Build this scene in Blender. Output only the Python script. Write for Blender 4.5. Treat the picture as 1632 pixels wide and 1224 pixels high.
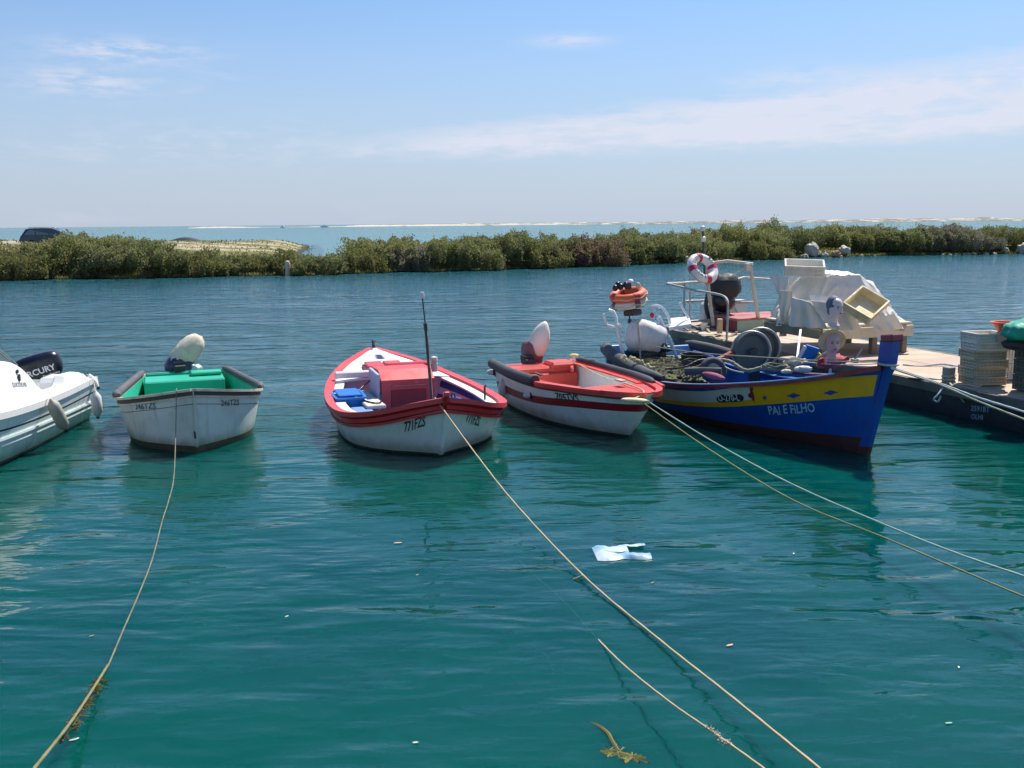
import bpy, bmesh, math, random
import numpy as np
from mathutils import Vector, Matrix, Euler, noise
from mathutils.bvhtree import BVHTree
V = Vector
RAD = math.radians
sc = bpy.context.scene
for o in list(bpy.data.objects):
    bpy.data.objects.remove(o)

# ------------------------------------------------------------------ camera
CAM_H, PITCH, ROLL = 2.8, 9.3, -0.54
cd = bpy.data.cameras.new('camera')
cam = bpy.data.objects.new('camera', cd)
sc.collection.objects.link(cam)
cd.sensor_fit = 'HORIZONTAL'
cd.sensor_width = 36
cd.lens = 36 * 1567 / 1632
cd.clip_start = 0.1
cd.clip_end = 60000
cam.matrix_world = Matrix.Translation((0, 0, CAM_H)) @ Matrix.Rotation(RAD(90 - PITCH), 4, 'X') @ Matrix.Rotation(RAD(ROLL), 4, 'Z')
sc.camera = cam

# ------------------------------------------------------------------ light
SUN_EL, SUN_AZ = 56.0, 34.0          # azimuth clockwise from +Y (the way the camera looks)
sd = V((math.sin(RAD(SUN_AZ)) * math.cos(RAD(SUN_EL)), math.cos(RAD(SUN_AZ)) * math.cos(RAD(SUN_EL)), math.sin(RAD(SUN_EL))))
sl = bpy.data.lights.new('sun', 'SUN')
sl.energy = 5.0
sl.angle = RAD(0.53)
sl.color = (1.0, 0.95, 0.87)
so = bpy.data.objects.new('sun', sl)
sc.collection.objects.link(so)
so.rotation_euler = (-sd).to_track_quat('-Z', 'Y').to_euler()
so.location = (0, 0, 50)

w = bpy.data.worlds.new('World')
sc.world = w
w.use_nodes = True
N, LK = w.node_tree.nodes, w.node_tree.links
N.clear()
def wn(t, **k):
    n = N.new(t)
    for a, b in k.items():
        setattr(n, a, b)
    return n
def wmath(op, a, b=None, c=None, clamp=False):
    n = wn('ShaderNodeMath', operation=op, use_clamp=clamp)
    for i, x in enumerate((a, b, c)):
        if x is None: continue
        if isinstance(x, (int, float)): n.inputs[i].default_value = x
        else: LK.new(x, n.inputs[i])
    return n.outputs[0]
sky = wn('ShaderNodeTexSky', sky_type='NISHITA', sun_disc=False)
sky.sun_elevation = RAD(SUN_EL)
sky.sun_rotation = RAD(SUN_AZ)
sky.air_density = 1.0
sky.dust_density = 0.6
sky.ozone_density = 1.4
tc = wn('ShaderNodeTexCoord')
sep = wn('ShaderNodeSeparateXYZ')
LK.new(tc.outputs['Generated'], sep.inputs[0])
SX, SY, SZ = sep.outputs
AZ = wmath('MULTIPLY', wmath('ARCTAN2', SX, SY), 57.2958)
EL = wmath('MULTIPLY', wmath('ARCSINE', SZ), 57.2958)
# haze: a pale lavender veil near the horizon, all the way round
hz = wn('ShaderNodeMapRange', interpolation_type='SMOOTHSTEP')
LK.new(EL, hz.inputs[0])
hz.inputs[1].default_value = -2; hz.inputs[2].default_value = 17
hz.inputs[3].default_value = 0.88; hz.inputs[4].default_value = 0.0
tint = wn('ShaderNodeMix', data_type='RGBA', blend_type='MULTIPLY')
tint.inputs[0].default_value = 1
LK.new(sky.outputs[0], tint.inputs[6])
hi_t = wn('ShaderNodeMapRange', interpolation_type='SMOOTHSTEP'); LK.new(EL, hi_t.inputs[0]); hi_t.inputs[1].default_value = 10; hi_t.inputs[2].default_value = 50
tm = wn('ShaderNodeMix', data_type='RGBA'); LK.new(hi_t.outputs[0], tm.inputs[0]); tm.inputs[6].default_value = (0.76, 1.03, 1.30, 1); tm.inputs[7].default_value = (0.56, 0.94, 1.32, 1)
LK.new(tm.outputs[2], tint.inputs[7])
mxh = wn('ShaderNodeMix', data_type='RGBA')
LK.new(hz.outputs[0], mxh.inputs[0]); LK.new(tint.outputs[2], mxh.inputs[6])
mxh.inputs[7].default_value = (4.9, 5.5, 6.85, 1)
# clouds: wispy band and patches from stretched noise in (azimuth, elevation)
comb = wn('ShaderNodeCombineXYZ')
LK.new(wmath('MULTIPLY', AZ, 0.10), comb.inputs[0])
LK.new(wmath('MULTIPLY', EL, 0.45), comb.inputs[1])
nz = wn('ShaderNodeTexNoise'); nz.inputs['Scale'].default_value = 1.0; nz.inputs['Detail'].default_value = 7; nz.inputs['Roughness'].default_value = 0.55
nz.inputs['Distortion'].default_value = 0.4
LK.new(comb.outputs[0], nz.inputs['Vector'])
comb2 = wn('ShaderNodeCombineXYZ')
LK.new(wmath('MULTIPLY', AZ, 0.32), comb2.inputs[0]); LK.new(wmath('MULTIPLY', EL, 1.3), comb2.inputs[1])
nf = wn('ShaderNodeTexNoise'); nf.inputs['Scale'].default_value = 1.6; nf.inputs['Detail'].default_value = 8; nf.inputs['Roughness'].default_value = 0.6
LK.new(comb2.outputs[0], nf.inputs['Vector'])
NZ = nz.outputs['Fac']; NF = nf.outputs['Fac']
def gauss(x, s):
    q = wmath('DIVIDE', x, s)
    return wmath('EXPONENT', wmath('MULTIPLY', wmath('MULTIPLY', q, q), -1.0))
def sub(a, b): return wmath('SUBTRACT', a, b)
def add(a, b): return wmath('ADD', a, b)
def mul(a, b): return wmath('MULTIPLY', a, b)
# main band: lower edge flat (about 4.2 deg), upper edge climbs to the right
top_el = add(mul(add(AZ, 13.0), 0.092), 4.4)
wob = add(mul(sub(NZ, 0.5), 2.6), add(mul(sub(NF, 0.5), 1.6), 0.25))
lo = wn('ShaderNodeMapRange', interpolation_type='SMOOTHSTEP'); LK.new(add(sub(EL, mul(AZ, 0.015)), mul(sub(NF, .5), .7)), lo.inputs[0]); lo.inputs[1].default_value = 3.3; lo.inputs[2].default_value = 4.5
hi = wn('ShaderNodeMapRange', interpolation_type='SMOOTHSTEP'); LK.new(add(sub(EL, top_el), wob), hi.inputs[0]); hi.inputs[1].default_value = -0.4; hi.inputs[2].default_value = 0.7; hi.inputs[3].default_value = 1; hi.inputs[4].default_value = 0
lf = wn('ShaderNodeMapRange', interpolation_type='SMOOTHSTEP'); LK.new(AZ, lf.inputs[0]); lf.inputs[1].default_value = -17; lf.inputs[2].default_value = 3
den = wn('ShaderNodeMapRange', interpolation_type='SMOOTHSTEP'); LK.new(add(mul(NZ, .6), mul(NF, .4)), den.inputs[0]); den.inputs[1].default_value = 0.36; den.inputs[2].default_value = 0.60; den.inputs[3].default_value = 0.35
band = mul(mul(lo.outputs[0], hi.outputs[0]), mul(lf.outputs[0], den.outputs[0]))
# separate light wisps
def wisp(az, el, sa, se, lo_, amp):
    m = mul(gauss(sub(AZ, az), sa), gauss(sub(EL, el), se))
    r = wn('ShaderNodeMapRange', interpolation_type='SMOOTHSTEP'); LK.new(NF, r.inputs[0]); r.inputs[1].default_value = lo_; r.inputs[2].default_value = lo_ + .3
    return mul(mul(m, r.outputs[0]), amp)
ws = add(wisp(-20.5, 9.0, 3.4, 0.55, .36, .85), wisp(-22.5, 7.4, 3.0, 0.75, .36, .7))
ws = add(ws, wisp(3.4, 9.9, 1.9, 0.32, .25, .6))
ws = add(ws, wisp(16.5, 7.6, 3.6, 0.5, .28, .45))
ws = add(ws, wisp(-17.0, 4.4, 9.0, 1.0, .42, .35))
rest = wn('ShaderNodeMapRange', interpolation_type='SMOOTHSTEP'); LK.new(NZ, rest.inputs[0]); rest.inputs[1].default_value = .58; rest.inputs[2].default_value = .8; rest.inputs[4].default_value = .3
cl = wmath('MINIMUM', add(add(band, ws), rest.outputs[0]), 0.78)
cl = mul(cl, wmath('GREATER_THAN', EL, 0.0))
mxc = wn('ShaderNodeMix', data_type='RGBA')
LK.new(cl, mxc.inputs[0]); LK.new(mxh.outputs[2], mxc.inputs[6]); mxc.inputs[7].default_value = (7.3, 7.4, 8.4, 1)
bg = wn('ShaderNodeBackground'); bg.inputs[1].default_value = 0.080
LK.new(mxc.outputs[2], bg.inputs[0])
wo = wn('ShaderNodeOutputWorld'); LK.new(bg.outputs[0], wo.inputs[0])

sc.view_settings.view_transform = 'Standard'
sc.view_settings.look = 'None'
sc.view_settings.exposure = 0.42
sc.view_settings.gamma = 1
sc.view_settings.use_curve_mapping = False
sc.cycles.use_denoising = True
sc.cycles.max_bounces = 6
sc.cycles.transparent_max_bounces = 16
sc.cycles.caustics_reflective = False
sc.cycles.caustics_refractive = False
sc.cycles.sample_clamp_indirect = 4

# ------------------------------------------------------------------ materials
MATS = {}
def rgba(c): return (c[0], c[1], c[2], 1)
class NT:
    def __init__(s, name):
        s.m = bpy.data.materials.new(name); s.m.use_nodes = True
        s.n = s.m.node_tree.nodes; s.l = s.m.node_tree.links
        s.n.clear()
        s.out = s.n.new('ShaderNodeOutputMaterial')
        s.tc = s.n.new('ShaderNodeTexCoord')
    def new(s, t, **k):
        n = s.n.new(t)
        for a, b in k.items(): setattr(n, a, b)
        return n
    def map(s, scale=(1, 1, 1), rot=(0, 0, 0), src='Object'):
        n = s.new('ShaderNodeMapping'); n.inputs['Scale'].default_value = scale; n.inputs['Rotation'].default_value = rot
        s.l.new(s.tc.outputs[src], n.inputs[0]); return n.outputs[0]
    def noise(s, vec, scale, detail=4, rough=.55, dist=0):
        n = s.new('ShaderNodeTexNoise'); s.l.new(vec, n.inputs['Vector'])
        n.inputs['Scale'].default_value = scale; n.inputs['Detail'].default_value = detail; n.inputs['Roughness'].default_value = rough; n.inputs['Distortion'].default_value = dist
        return n.outputs['Fac']
    def rng(s, v, a, b, c=0, d=1, sm=True):
        n = s.new('ShaderNodeMapRange'); n.interpolation_type = 'SMOOTHSTEP' if sm else 'LINEAR'
        s.l.new(v, n.inputs[0])
        for i, x in zip((1, 2, 3, 4), (a, b, c, d)): n.inputs[i].default_value = x
        return n.outputs[0]
    def math(s, op, a, b=None):
        n = s.new('ShaderNodeMath', operation=op)
        for i, x in enumerate((a, b)):
            if x is None: continue
            if isinstance(x, (int, float)): n.inputs[i].default_value = x
            else: s.l.new(x, n.inputs[i])
        return n.outputs[0]
    def mix(s, f, a, b):
        n = s.new('ShaderNodeMix', data_type='RGBA')
        for i, x in zip((0, 6, 7), (f, a, b)):
            if isinstance(x, (int, float)): n.inputs[i].default_value = x
            elif isinstance(x, (tuple, list)): n.inputs[i].default_value = rgba(x)
            else: s.l.new(x, n.inputs[i])
        return n.outputs[2]
    def bsdf(s, col, rough=.5, metal=0, spec=.5, bump=None, bstr=.3, bdist=.01):
        b = s.new('ShaderNodeBsdfPrincipled')
        for k, x in (('Base Color', col), ('Roughness', rough), ('Metallic', metal), ('Specular IOR Level', spec)):
            if isinstance(x, (int, float)): b.inputs[k].default_value = x
            elif isinstance(x, (tuple, list)): b.inputs[k].default_value = rgba(x)
            else: s.l.new(x, b.inputs[k])
        if bump is not None:
            bn = s.new('ShaderNodeBump'); bn.inputs['Strength'].default_value = bstr; bn.inputs['Distance'].default_value = bdist
            s.l.new(bump, bn.inputs['Height']); s.l.new(bn.outputs[0], b.inputs['Normal'])
        s.l.new(b.outputs[0], s.out.inputs[0])
        return b

def paint(name, col, rough=.4, dirt=.35, dcol=None, sc_=3.0, bump=.15, spec=.5, metal=0, streak=.3, chips=0.0, chipcol=(.25, .2, .15), scum=0.0):
    """weathered paint or plastic: blotches, vertical streaks, optional chips, uneven gloss"""
    if name in MATS: return MATS[name]
    t = NT(name)
    co = t.map(); st = t.map((3.0, 3.0, .35))
    if dcol is None: dcol = (col[0] * .55 + .02, col[1] * .52 + .02, col[2] * .45 + .01)
    n1 = t.noise(co, sc_, 6, .62)
    n2 = t.noise(st, 4.0, 5, .6)
    n3 = t.noise(co, sc_ * 9, 3, .6)
    f1 = t.rng(n1, .42, .75, 0, dirt)
    f2 = t.rng(n2, .5, .78, 0, streak)
    f = t.math('MINIMUM', t.math('ADD', f1, f2), .92)
    c = t.mix(f, col, dcol)
    c = t.mix(t.rng(n3, .3, .75, 0, .12), c, (col[0] * 1.15, col[1] * 1.12, col[2] * 1.08))
    if chips > 0:
        n4 = t.noise(co, sc_ * 4.5, 6, .72)
        c = t.mix(t.rng(n4, .66 - chips * .12, .70 - chips * .12, 0, .9), c, chipcol)
    if scum > 0:      # weed stain creeping up from the waterline and thin rust runs
        sx = t.new('ShaderNodeSeparateXYZ'); t.l.new(co, sx.inputs[0])
        zz = t.math('ADD', sx.outputs[2], t.math('MULTIPLY', t.noise(t.map((2.5, 2.5, 1.2)), 2.0, 5, .65), -.26))
        c = t.mix(t.rng(zz, -.10, .10, scum, 0), c, (.20, .22, .12))
        run = t.noise(t.map((9, 9, .5)), 2.2, 4, .6)
        c = t.mix(t.rng(run, .66, .74, 0, scum * .7), c, (.34, .22, .13))
    r = t.rng(n1, .3, .8, rough * .8, min(1, rough * 1.5))
    t.bsdf(c, r, metal, spec, t.math('ADD', n3, n1), bump, .004)
    MATS[name] = t.m
    return t.m

# ------------------------------------------------------------------ mesh helpers
class MB:
    def __init__(s): s.v = []; s.f = []; s.m = []
    def add(s, vs, fs, mi=0):
        b = len(s.v); s.v += [tuple(x) for x in vs]
        for f in fs: s.f.append(tuple(i + b for i in f)); s.m.append(mi)
        return s
    def box(s, c, d, rot=None, mi=0, bev=.008):
        bm = bmesh.new(); bmesh.ops.create_cube(bm, size=1)
        for v in bm.verts: v.co = V((v.co.x * d[0], v.co.y * d[1], v.co.z * d[2]))
        bev = min(bev, min(d) * .35)
        if bev > 0: bmesh.ops.bevel(bm, geom=list(bm.edges), offset=bev, segments=1, affect='EDGES', profile=.5)
        M = Matrix.Translation(c)
        if rot is not None: M = M @ (rot.to_4x4() if isinstance(rot, Matrix) else Euler([RAD(a) for a in rot]).to_matrix().to_4x4())
        bm.transform(M)
        bm.verts.index_update()
        s.add([v.co[:] for v in bm.verts], [[v.index for v in f.verts] for f in bm.faces], mi); bm.free()
        return s
    def beam(s, a, b, wd, ht, mi=0, bev=.004):
        a, b = V(a), V(b); d = b - a; L = d.length
        x = d.normalized(); up = V((0, 0, 1)) if abs(x.z) < .95 else V((0, 1, 0))
        y = up.cross(x).normalized(); z = x.cross(y)
        R = Matrix((x, y, z)).transposed()
        return s.box((a + b) / 2, (L, wd, ht), R, mi, bev)
    def tube(s, pts, r, n=8, mi=0, closed=False, caps=True, flat=1.0):
        P = [V(p) for p in pts]; m = len(P)
        rr = r if isinstance(r, (list, tuple)) else [r] * m
        T = []
        for i in range(m):
            a = P[(i - 1) % m] if (closed or i > 0) else P[i]; b = P[(i + 1) % m] if (closed or i < m - 1) else P[i]
            t_ = (b - a); T.append(t_.normalized() if t_.length > 1e-9 else V((0, 0, 1)))
        ref = V((0, 0, 1)) if abs(T[0].z) < .9 else V((1, 0, 0))
        nrm = (ref - T[0] * ref.dot(T[0])).normalized()
        rings = []
        for i in range(m):
            nrm = (nrm - T[i] * nrm.dot(T[i])).normalized(); bi = T[i].cross(nrm)
            rings.append([P[i] + (nrm * math.cos(2 * math.pi * k / n) * flat + bi * math.sin(2 * math.pi * k / n)) * rr[i] for k in range(n)])
        return s.loft(rings, mi, True, caps and not closed, closed)
    def loft(s, rings, mi=0, ringclosed=True, caps=False, closed=False):
        n = len(rings[0]); m = len(rings); vs = [p for r in rings for p in r]; fs = []
        for i in range(m if closed else m - 1):
            j = (i + 1) % m
            for k in range(n if ringclosed else n - 1):
                l = (k + 1) % n
                fs.append((i * n + k, i * n + l, j * n + l, j * n + k))
        if caps:
            fs.append(tuple(range(n - 1, -1, -1))); fs.append(tuple((m - 1) * n + k for k in range(n)))
        return s.add(vs, fs, mi)
    def lathe(s, prof, M=None, n=20, mi=0, caps=True):
        M = M or Matrix.Identity(4)
        rings = [[M @ V((r * math.cos(2 * math.pi * k / n), r * math.sin(2 * math.pi * k / n), z)) for k in range(n)] for r, z in prof]
        return s.loft(rings, mi, True, caps)
    def sweep(s, path, prof, mi=0, closed=False, caps=True):
        """profile (side, up) swept with z kept up"""
        P = [V(p) for p in path]; m = len(P); rings = []
        for i in range(m):
            a = P[(i - 1) % m] if (closed or i > 0) else P[i]; b = P[(i + 1) % m] if (closed or i < m - 1) else P[i]
            d = b - a; sd_ = V((d.y, -d.x, 0))
            sd_ = sd_.normalized() if sd_.length > 1e-7 else V((1, 0, 0))
            rings.append([P[i] + sd_ * q[0] + V((0, 0, q[1])) for q in prof])
        return s.loft(rings, mi, True, caps and not closed, closed)
    def ell(s, c, r, rot=None, n=16, mi=0, fn=None):
        R = Euler([RAD(a) for a in rot]).to_matrix() if rot else Matrix.Identity(3)
        h = max(4, n // 2); vs = []; fs = []
        for i in range(h + 1):
            th = math.pi * i / h
            for k in range(n):
                ph = 2 * math.pi * k / n
                d = V((math.sin(th) * math.cos(ph), math.sin(th) * math.sin(ph), math.cos(th)))
                q = fn(d) if fn else 1.0
                p = V((d.x * r[0], d.y * r[1], d.z * r[2])) * q
                vs.append(V(c) + R @ p)
        for i in range(h):
            for k in range(n):
                l = (k + 1) % n
                fs.append((i * n + k, (i + 1) * n + k, (i + 1) * n + l, i * n + l))
        return s.add(vs, fs, mi)
    def build(s, name, mats, parent=None, smooth=35, clean=True):
        me = bpy.data.meshes.new(name)
        me.from_pydata(s.v, [], s.f)
        if not isinstance(mats, (list, tuple)): mats = [mats]
        for m in mats: me.materials.append(m)
        if len(mats) > 1: me.polygons.foreach_set('material_index', s.m)
        if clean:
            bm = bmesh.new(); bm.from_mesh(me)
            bmesh.ops.remove_doubles(bm, verts=bm.verts, dist=1e-5)
            bmesh.ops.recalc_face_normals(bm, faces=bm.faces)
            bm.to_mesh(me); bm.free()
        if smooth:
            me.polygons.foreach_set('use_smooth', [True] * len(me.polygons))
            me.set_sharp_from_angle(angle=RAD(smooth))
        me.update()
        o = bpy.data.objects.new(name, me); sc.collection.objects.link(o)
        if parent: o.parent = parent
        return o

def tag(o, label=None, cat=None, group=None, kind=None):
    if label: o['label'] = label
    if cat: o['category'] = cat
    if group: o['group'] = group
    if kind: o['kind'] = kind
    return o
def thing(name, label, cat, loc=(0, 0, 0), rz=0, group=None, rot=None, scale=1):
    o = bpy.data.objects.new(name, None); sc.collection.objects.link(o)
    o.empty_display_size = .2
    o.location = loc; o.rotation_euler = rot if rot else (0, 0, RAD(rz)); o.scale = (scale,) * 3
    return tag(o, label, cat, group)
def tab(pts):
    """smooth (Catmull-Rom) interpolation through (t, v) pairs, clamped to neighbours"""
    xs = [p[0] for p in pts]; ys = [p[1] for p in pts]
    def f(t):
        if t <= xs[0]: return ys[0]
        if t >= xs[-1]: return ys[-1]
        i = max(k for k in range(len(xs) - 1) if xs[k] <= t)
        h = xs[i + 1] - xs[i]; u = (t - xs[i]) / h
        def sl_(k):
            if k == 0: return (ys[1] - ys[0]) / (xs[1] - xs[0])
            if k == len(xs) - 1: return (ys[-1] - ys[-2]) / (xs[-1] - xs[-2])
            return (ys[k + 1] - ys[k - 1]) / (xs[k + 1] - xs[k - 1])
        m0, m1 = sl_(i) * h, sl_(i + 1) * h
        return (2 * u ** 3 - 3 * u ** 2 + 1) * ys[i] + (u ** 3 - 2 * u ** 2 + u) * m0 + (-2 * u ** 3 + 3 * u ** 2) * ys[i + 1] + (u ** 3 - u ** 2) * m1
    return f
def bez(pts, n=12):
    """Catmull-Rom curve through points"""
    P = [V(p) for p in pts]; out = []
    for i in range(len(P) - 1):
        a = P[max(i - 1, 0)]; b = P[i]; c = P[i + 1]; d = P[min(i + 2, len(P) - 1)]
        for k in range(n):
            u = k / n
            out.append(.5 * ((2 * b) + (c - a) * u + (2 * a - 5 * b + 4 * c - d) * u * u + (3 * b - a - 3 * c + d) * u ** 3))
    out.append(P[-1]); return out

class Hull:
    def __init__(s, L, B, S, K, P, bow=0.0, stern=0.0, th=.04):
        s.L, s.B, s.S, s.K, s.P, s.bow, s.stern, s.th = L, B, S, K, P, bow, stern, th
    def pt(s, t, z, side=1, inset=0.0):
        S_, K_ = s.S(t), s.K(t)
        u = max(0.0, min(1.0, (z - K_) / (S_ - K_)))
        y = max(s.B(t) * u ** s.P(t) - inset, .004 if inset else 0.0)
        x = t * s.L + s.bow * max(0, (t - .7) / .3) ** 1.6 * z - s.stern * max(0, (.15 - t) / .15) * z
        return V((x, y * side, z))
    def sheer(s, t, side=1, out=0.0, dz=0.0):
        p = s.pt(t, s.S(t), side, -out if out < 0 else 0)
        p.y = max(abs(p.y) + out, 0.0) * side; p.z += dz
        return p
    def ts(s, t0=0, t1=1, n=40):
        o = []
        for i in range(n + 1):
            u = i / n
            o.append(t0 + (t1 - t0) * (u if t1 < .98 else (math.sin(u * math.pi / 2) * .6 + u * .4)))
        if t0 <= .02 and s.B(0) < .1:
            o = [t0 + (t1 - t0) * (.5 - .5 * math.cos(math.pi * i / n)) for i in range(n + 1)]
        return o
    def shell(s, name, levels, mats, parent, nsub=3, n=44):
        """levels: (z(t), material) from the keel up"""
        mb = MB(); TS = s.ts(0, 1, n)
        zf = [lambda t: s.K(t)] + [l[0] for l in levels]
        for side in (1, -1):
            for li in range(len(levels)):
                rings = []
                for t in TS:
                    z0, z1 = zf[li](t), zf[li + 1](t)
                    z0 = min(max(z0, s.K(t)), s.S(t)); z1 = min(max(z1, z0), s.S(t))
                    rings.append([s.pt(t, z0 + (z1 - z0) * k / nsub, side) for k in range(nsub + 1)])
                mi = levels[li][1]
                if callable(mi):
                    for i in range(len(rings) - 1): mb.loft(rings[i:i + 2], mi(TS[i], side), False)
                else: mb.loft(rings, mi, False)
        if s.B(0) > .1:
            rows = []
            for li in range(len(levels)):
                z0, z1 = max(zf[li](0), s.K(0)), zf[li + 1](0)
                for k in range(nsub):
                    a, b = z0 + (z1 - z0) * k / nsub, z0 + (z1 - z0) * (k + 1) / nsub
                    mi = levels[li][1]
                    mb.add([s.pt(0, a, 1), s.pt(0, b, 1), s.pt(0, b, -1), s.pt(0, a, -1)], [(0, 1, 2, 3)], mi(0, 1) if callable(mi) else mi)
        if True:
            for li in range(len(levels)):
                z0 = min(max(zf[li](1), s.K(1)), s.S(1)); z1 = min(max(zf[li + 1](1), z0), s.S(1)); mi = levels[li][1]
                for k in range(nsub):
                    a, b = z0 + (z1 - z0) * k / nsub, z0 + (z1 - z0) * (k + 1) / nsub
                    mb.add([s.pt(1, a, 1), s.pt(1, b, 1), s.pt(1, b, -1), s.pt(1, a, -1)], [(0, 1, 2, 3)], mi(1, 1) if callable(mi) else mi)
        o = mb.build(name, mats, parent, 40)
        s.bvh = BVHTree.FromPolygons([v.co.copy() for v in o.data.vertices], [tuple(p.vertices) for p in o.data.polygons])
        return o
    def inner(s, name, floor, mats, parent, t0=.02, t1=.97, floormat=0, wallmat=0, split=None, n=36, ztop=-.01):
        mb = MB(); TS = s.ts(t0, t1, n)
        for side in (1, -1):
            rings = []
            for t in TS:
                f_ = max(floor, s.K(t) + .05); top = s.S(t) + ztop
                rings.append([s.pt(t, f_ + (top - f_) * k / 4, side, s.th) for k in range(5)])
            for i in range(len(rings) - 1):
                for k in range(4):
                    mb.add([rings[i][k], rings[i + 1][k], rings[i + 1][k + 1], rings[i][k + 1]], [(0, 1, 2, 3)], split(k) if split else wallmat)
        rr = []
        for t in TS:
            f_ = max(floor, s.K(t) + .05)
            rr.append([s.pt(t, f_, 1, s.th), s.pt(t, f_, -1, s.th)])
        mb.loft(rr, floormat, False)
        for t in (TS[0], TS[-1]):
            f_ = max(floor, s.K(t) + .05)
            for k in range(4):
                a = f_ + (s.S(t) + ztop - f_) * k / 4; b = f_ + (s.S(t) + ztop - f_) * (k + 1) / 4
                mb.add([s.pt(t, a, 1, s.th), s.pt(t, b, 1, s.th), s.pt(t, b, -1, s.th), s.pt(t, a, -1, s.th)], [(0, 1, 2, 3)], wallmat)
        return mb.build(name, mats, parent, 40)
    def rail(s, mb, prof, t0=0, t1=1, n=44, mi=0, out=0.0, dz=0.0, sides=(1, -1)):
        for side in sides:
            path = [s.sheer(t, side, out, dz) for t in s.ts(t0, t1, n)]
            pr = [(q[0] * side, q[1]) for q in prof]
            mb.sweep(path, pr, mi)
        return mb
    def deck(s, name, mat, parent, t0, t1, inner, dz=-.01, camber=.03, n=26, th=.02, edge=0.0):
        """deck strip between the sheer and inner(t) (half width of the opening; 0 = closed)"""
        mb = MB(); TS = [t0 + (t1 - t0) * i / n for i in range(n + 1)]
        for side in (1, -1):
            top = []; bot = []
            for t in TS:
                p = s.sheer(t, side, -edge, dz); yi = min(inner(t), max(abs(p.y) - .01, 0))
                r1 = []; r2 = []
                for k in range(5):
                    y = abs(p.y) + (yi - abs(p.y)) * k / 4
                    c = camber * (1 - (y / max(s.B(t), .05)) ** 2)
                    r1.append(V((p.x, y * side, p.z + c))); r2.append(V((p.x, y * side, p.z + c - th)))
                top.append(r1 + r2[::-1])
            mb.loft(top, 0, True, True)
        return mb.build(name, mat, parent, 40)

_tcache = {}
def text_mesh(s_, jitter=0.0, seed=1):
    if s_ not in _tcache:
        c = bpy.data.curves.new('lettering', 'FONT'); c.body = s_; c.size = 1; c.resolution_u = 2; c.align_x = 'LEFT'; c.offset = 0.022
        o = bpy.data.objects.new('lettering', c); sc.collection.objects.link(o)
        dg = bpy.context.evaluated_depsgraph_get(); me = bpy.data.meshes.new_from_object(o.evaluated_get(dg))
        vs = [v.co.copy() for v in me.vertices]; fs = [tuple(p.vertices) for p in me.polygons]
        bpy.data.objects.remove(o); bpy.data.curves.remove(c); bpy.data.meshes.remove(me)
        _tcache[s_] = (vs, fs)
    return _tcache[s_]
def decal(name, s_, org, u, v, n, height, mat, parent, bvh=None, stretch=1.0, off=.004, width=None, shear=0, wob=0.0, label=None):
    vs, fs = text_mesh(s_)
    x0 = min(p.x for p in vs); x1 = max(p.x for p in vs); y1 = max(p.y for p in vs)
    k = height / y1; kx = k * stretch if width is None else width / (x1 - x0)
    u, v, n, org = V(u).normalized(), V(v).normalized(), V(n).normalized(), V(org)
    out = []
    for p in vs:
        w_ = wob * height * math.sin(p.x * 3.1 + 1)
        q = org + u * ((p.x - x0) * kx + shear * p.y * k) + v * (p.y * k + w_)
        if bvh is not None:
            h = bvh.ray_cast(q + n * .8, -n, 2.0)
            if h[0] is not None: q = h[0]
        out.append(q + n * off)
    mb = MB().add(out, fs)
    o = mb.build(name, mat, parent, 0, clean=False)
    if label: o['label'] = label
    return o
def shape_decal(name, poly, org, u, v, n, mat, parent, bvh, off=.004, grid=None):
    """flat painted polygon projected on the hull; poly is a list of 2D points around (0,0)"""
    u, v, n, org = V(u).normalized(), V(v).normalized(), V(n).normalized(), V(org)
    pts = [(0, 0)] + poly; out = []
    for p in pts:
        q = org + u * p[0] + v * p[1]
        h = bvh.ray_cast(q + n * .8, -n, 2.0)
        if h[0] is not None: q = h[0]
        out.append(q + n * off)
    m = len(poly)
    return MB().add(out, [(0, 1 + i, 1 + (i + 1) % m) for i in range(m)]).build(name, mat, parent, 0, clean=False)
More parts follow.
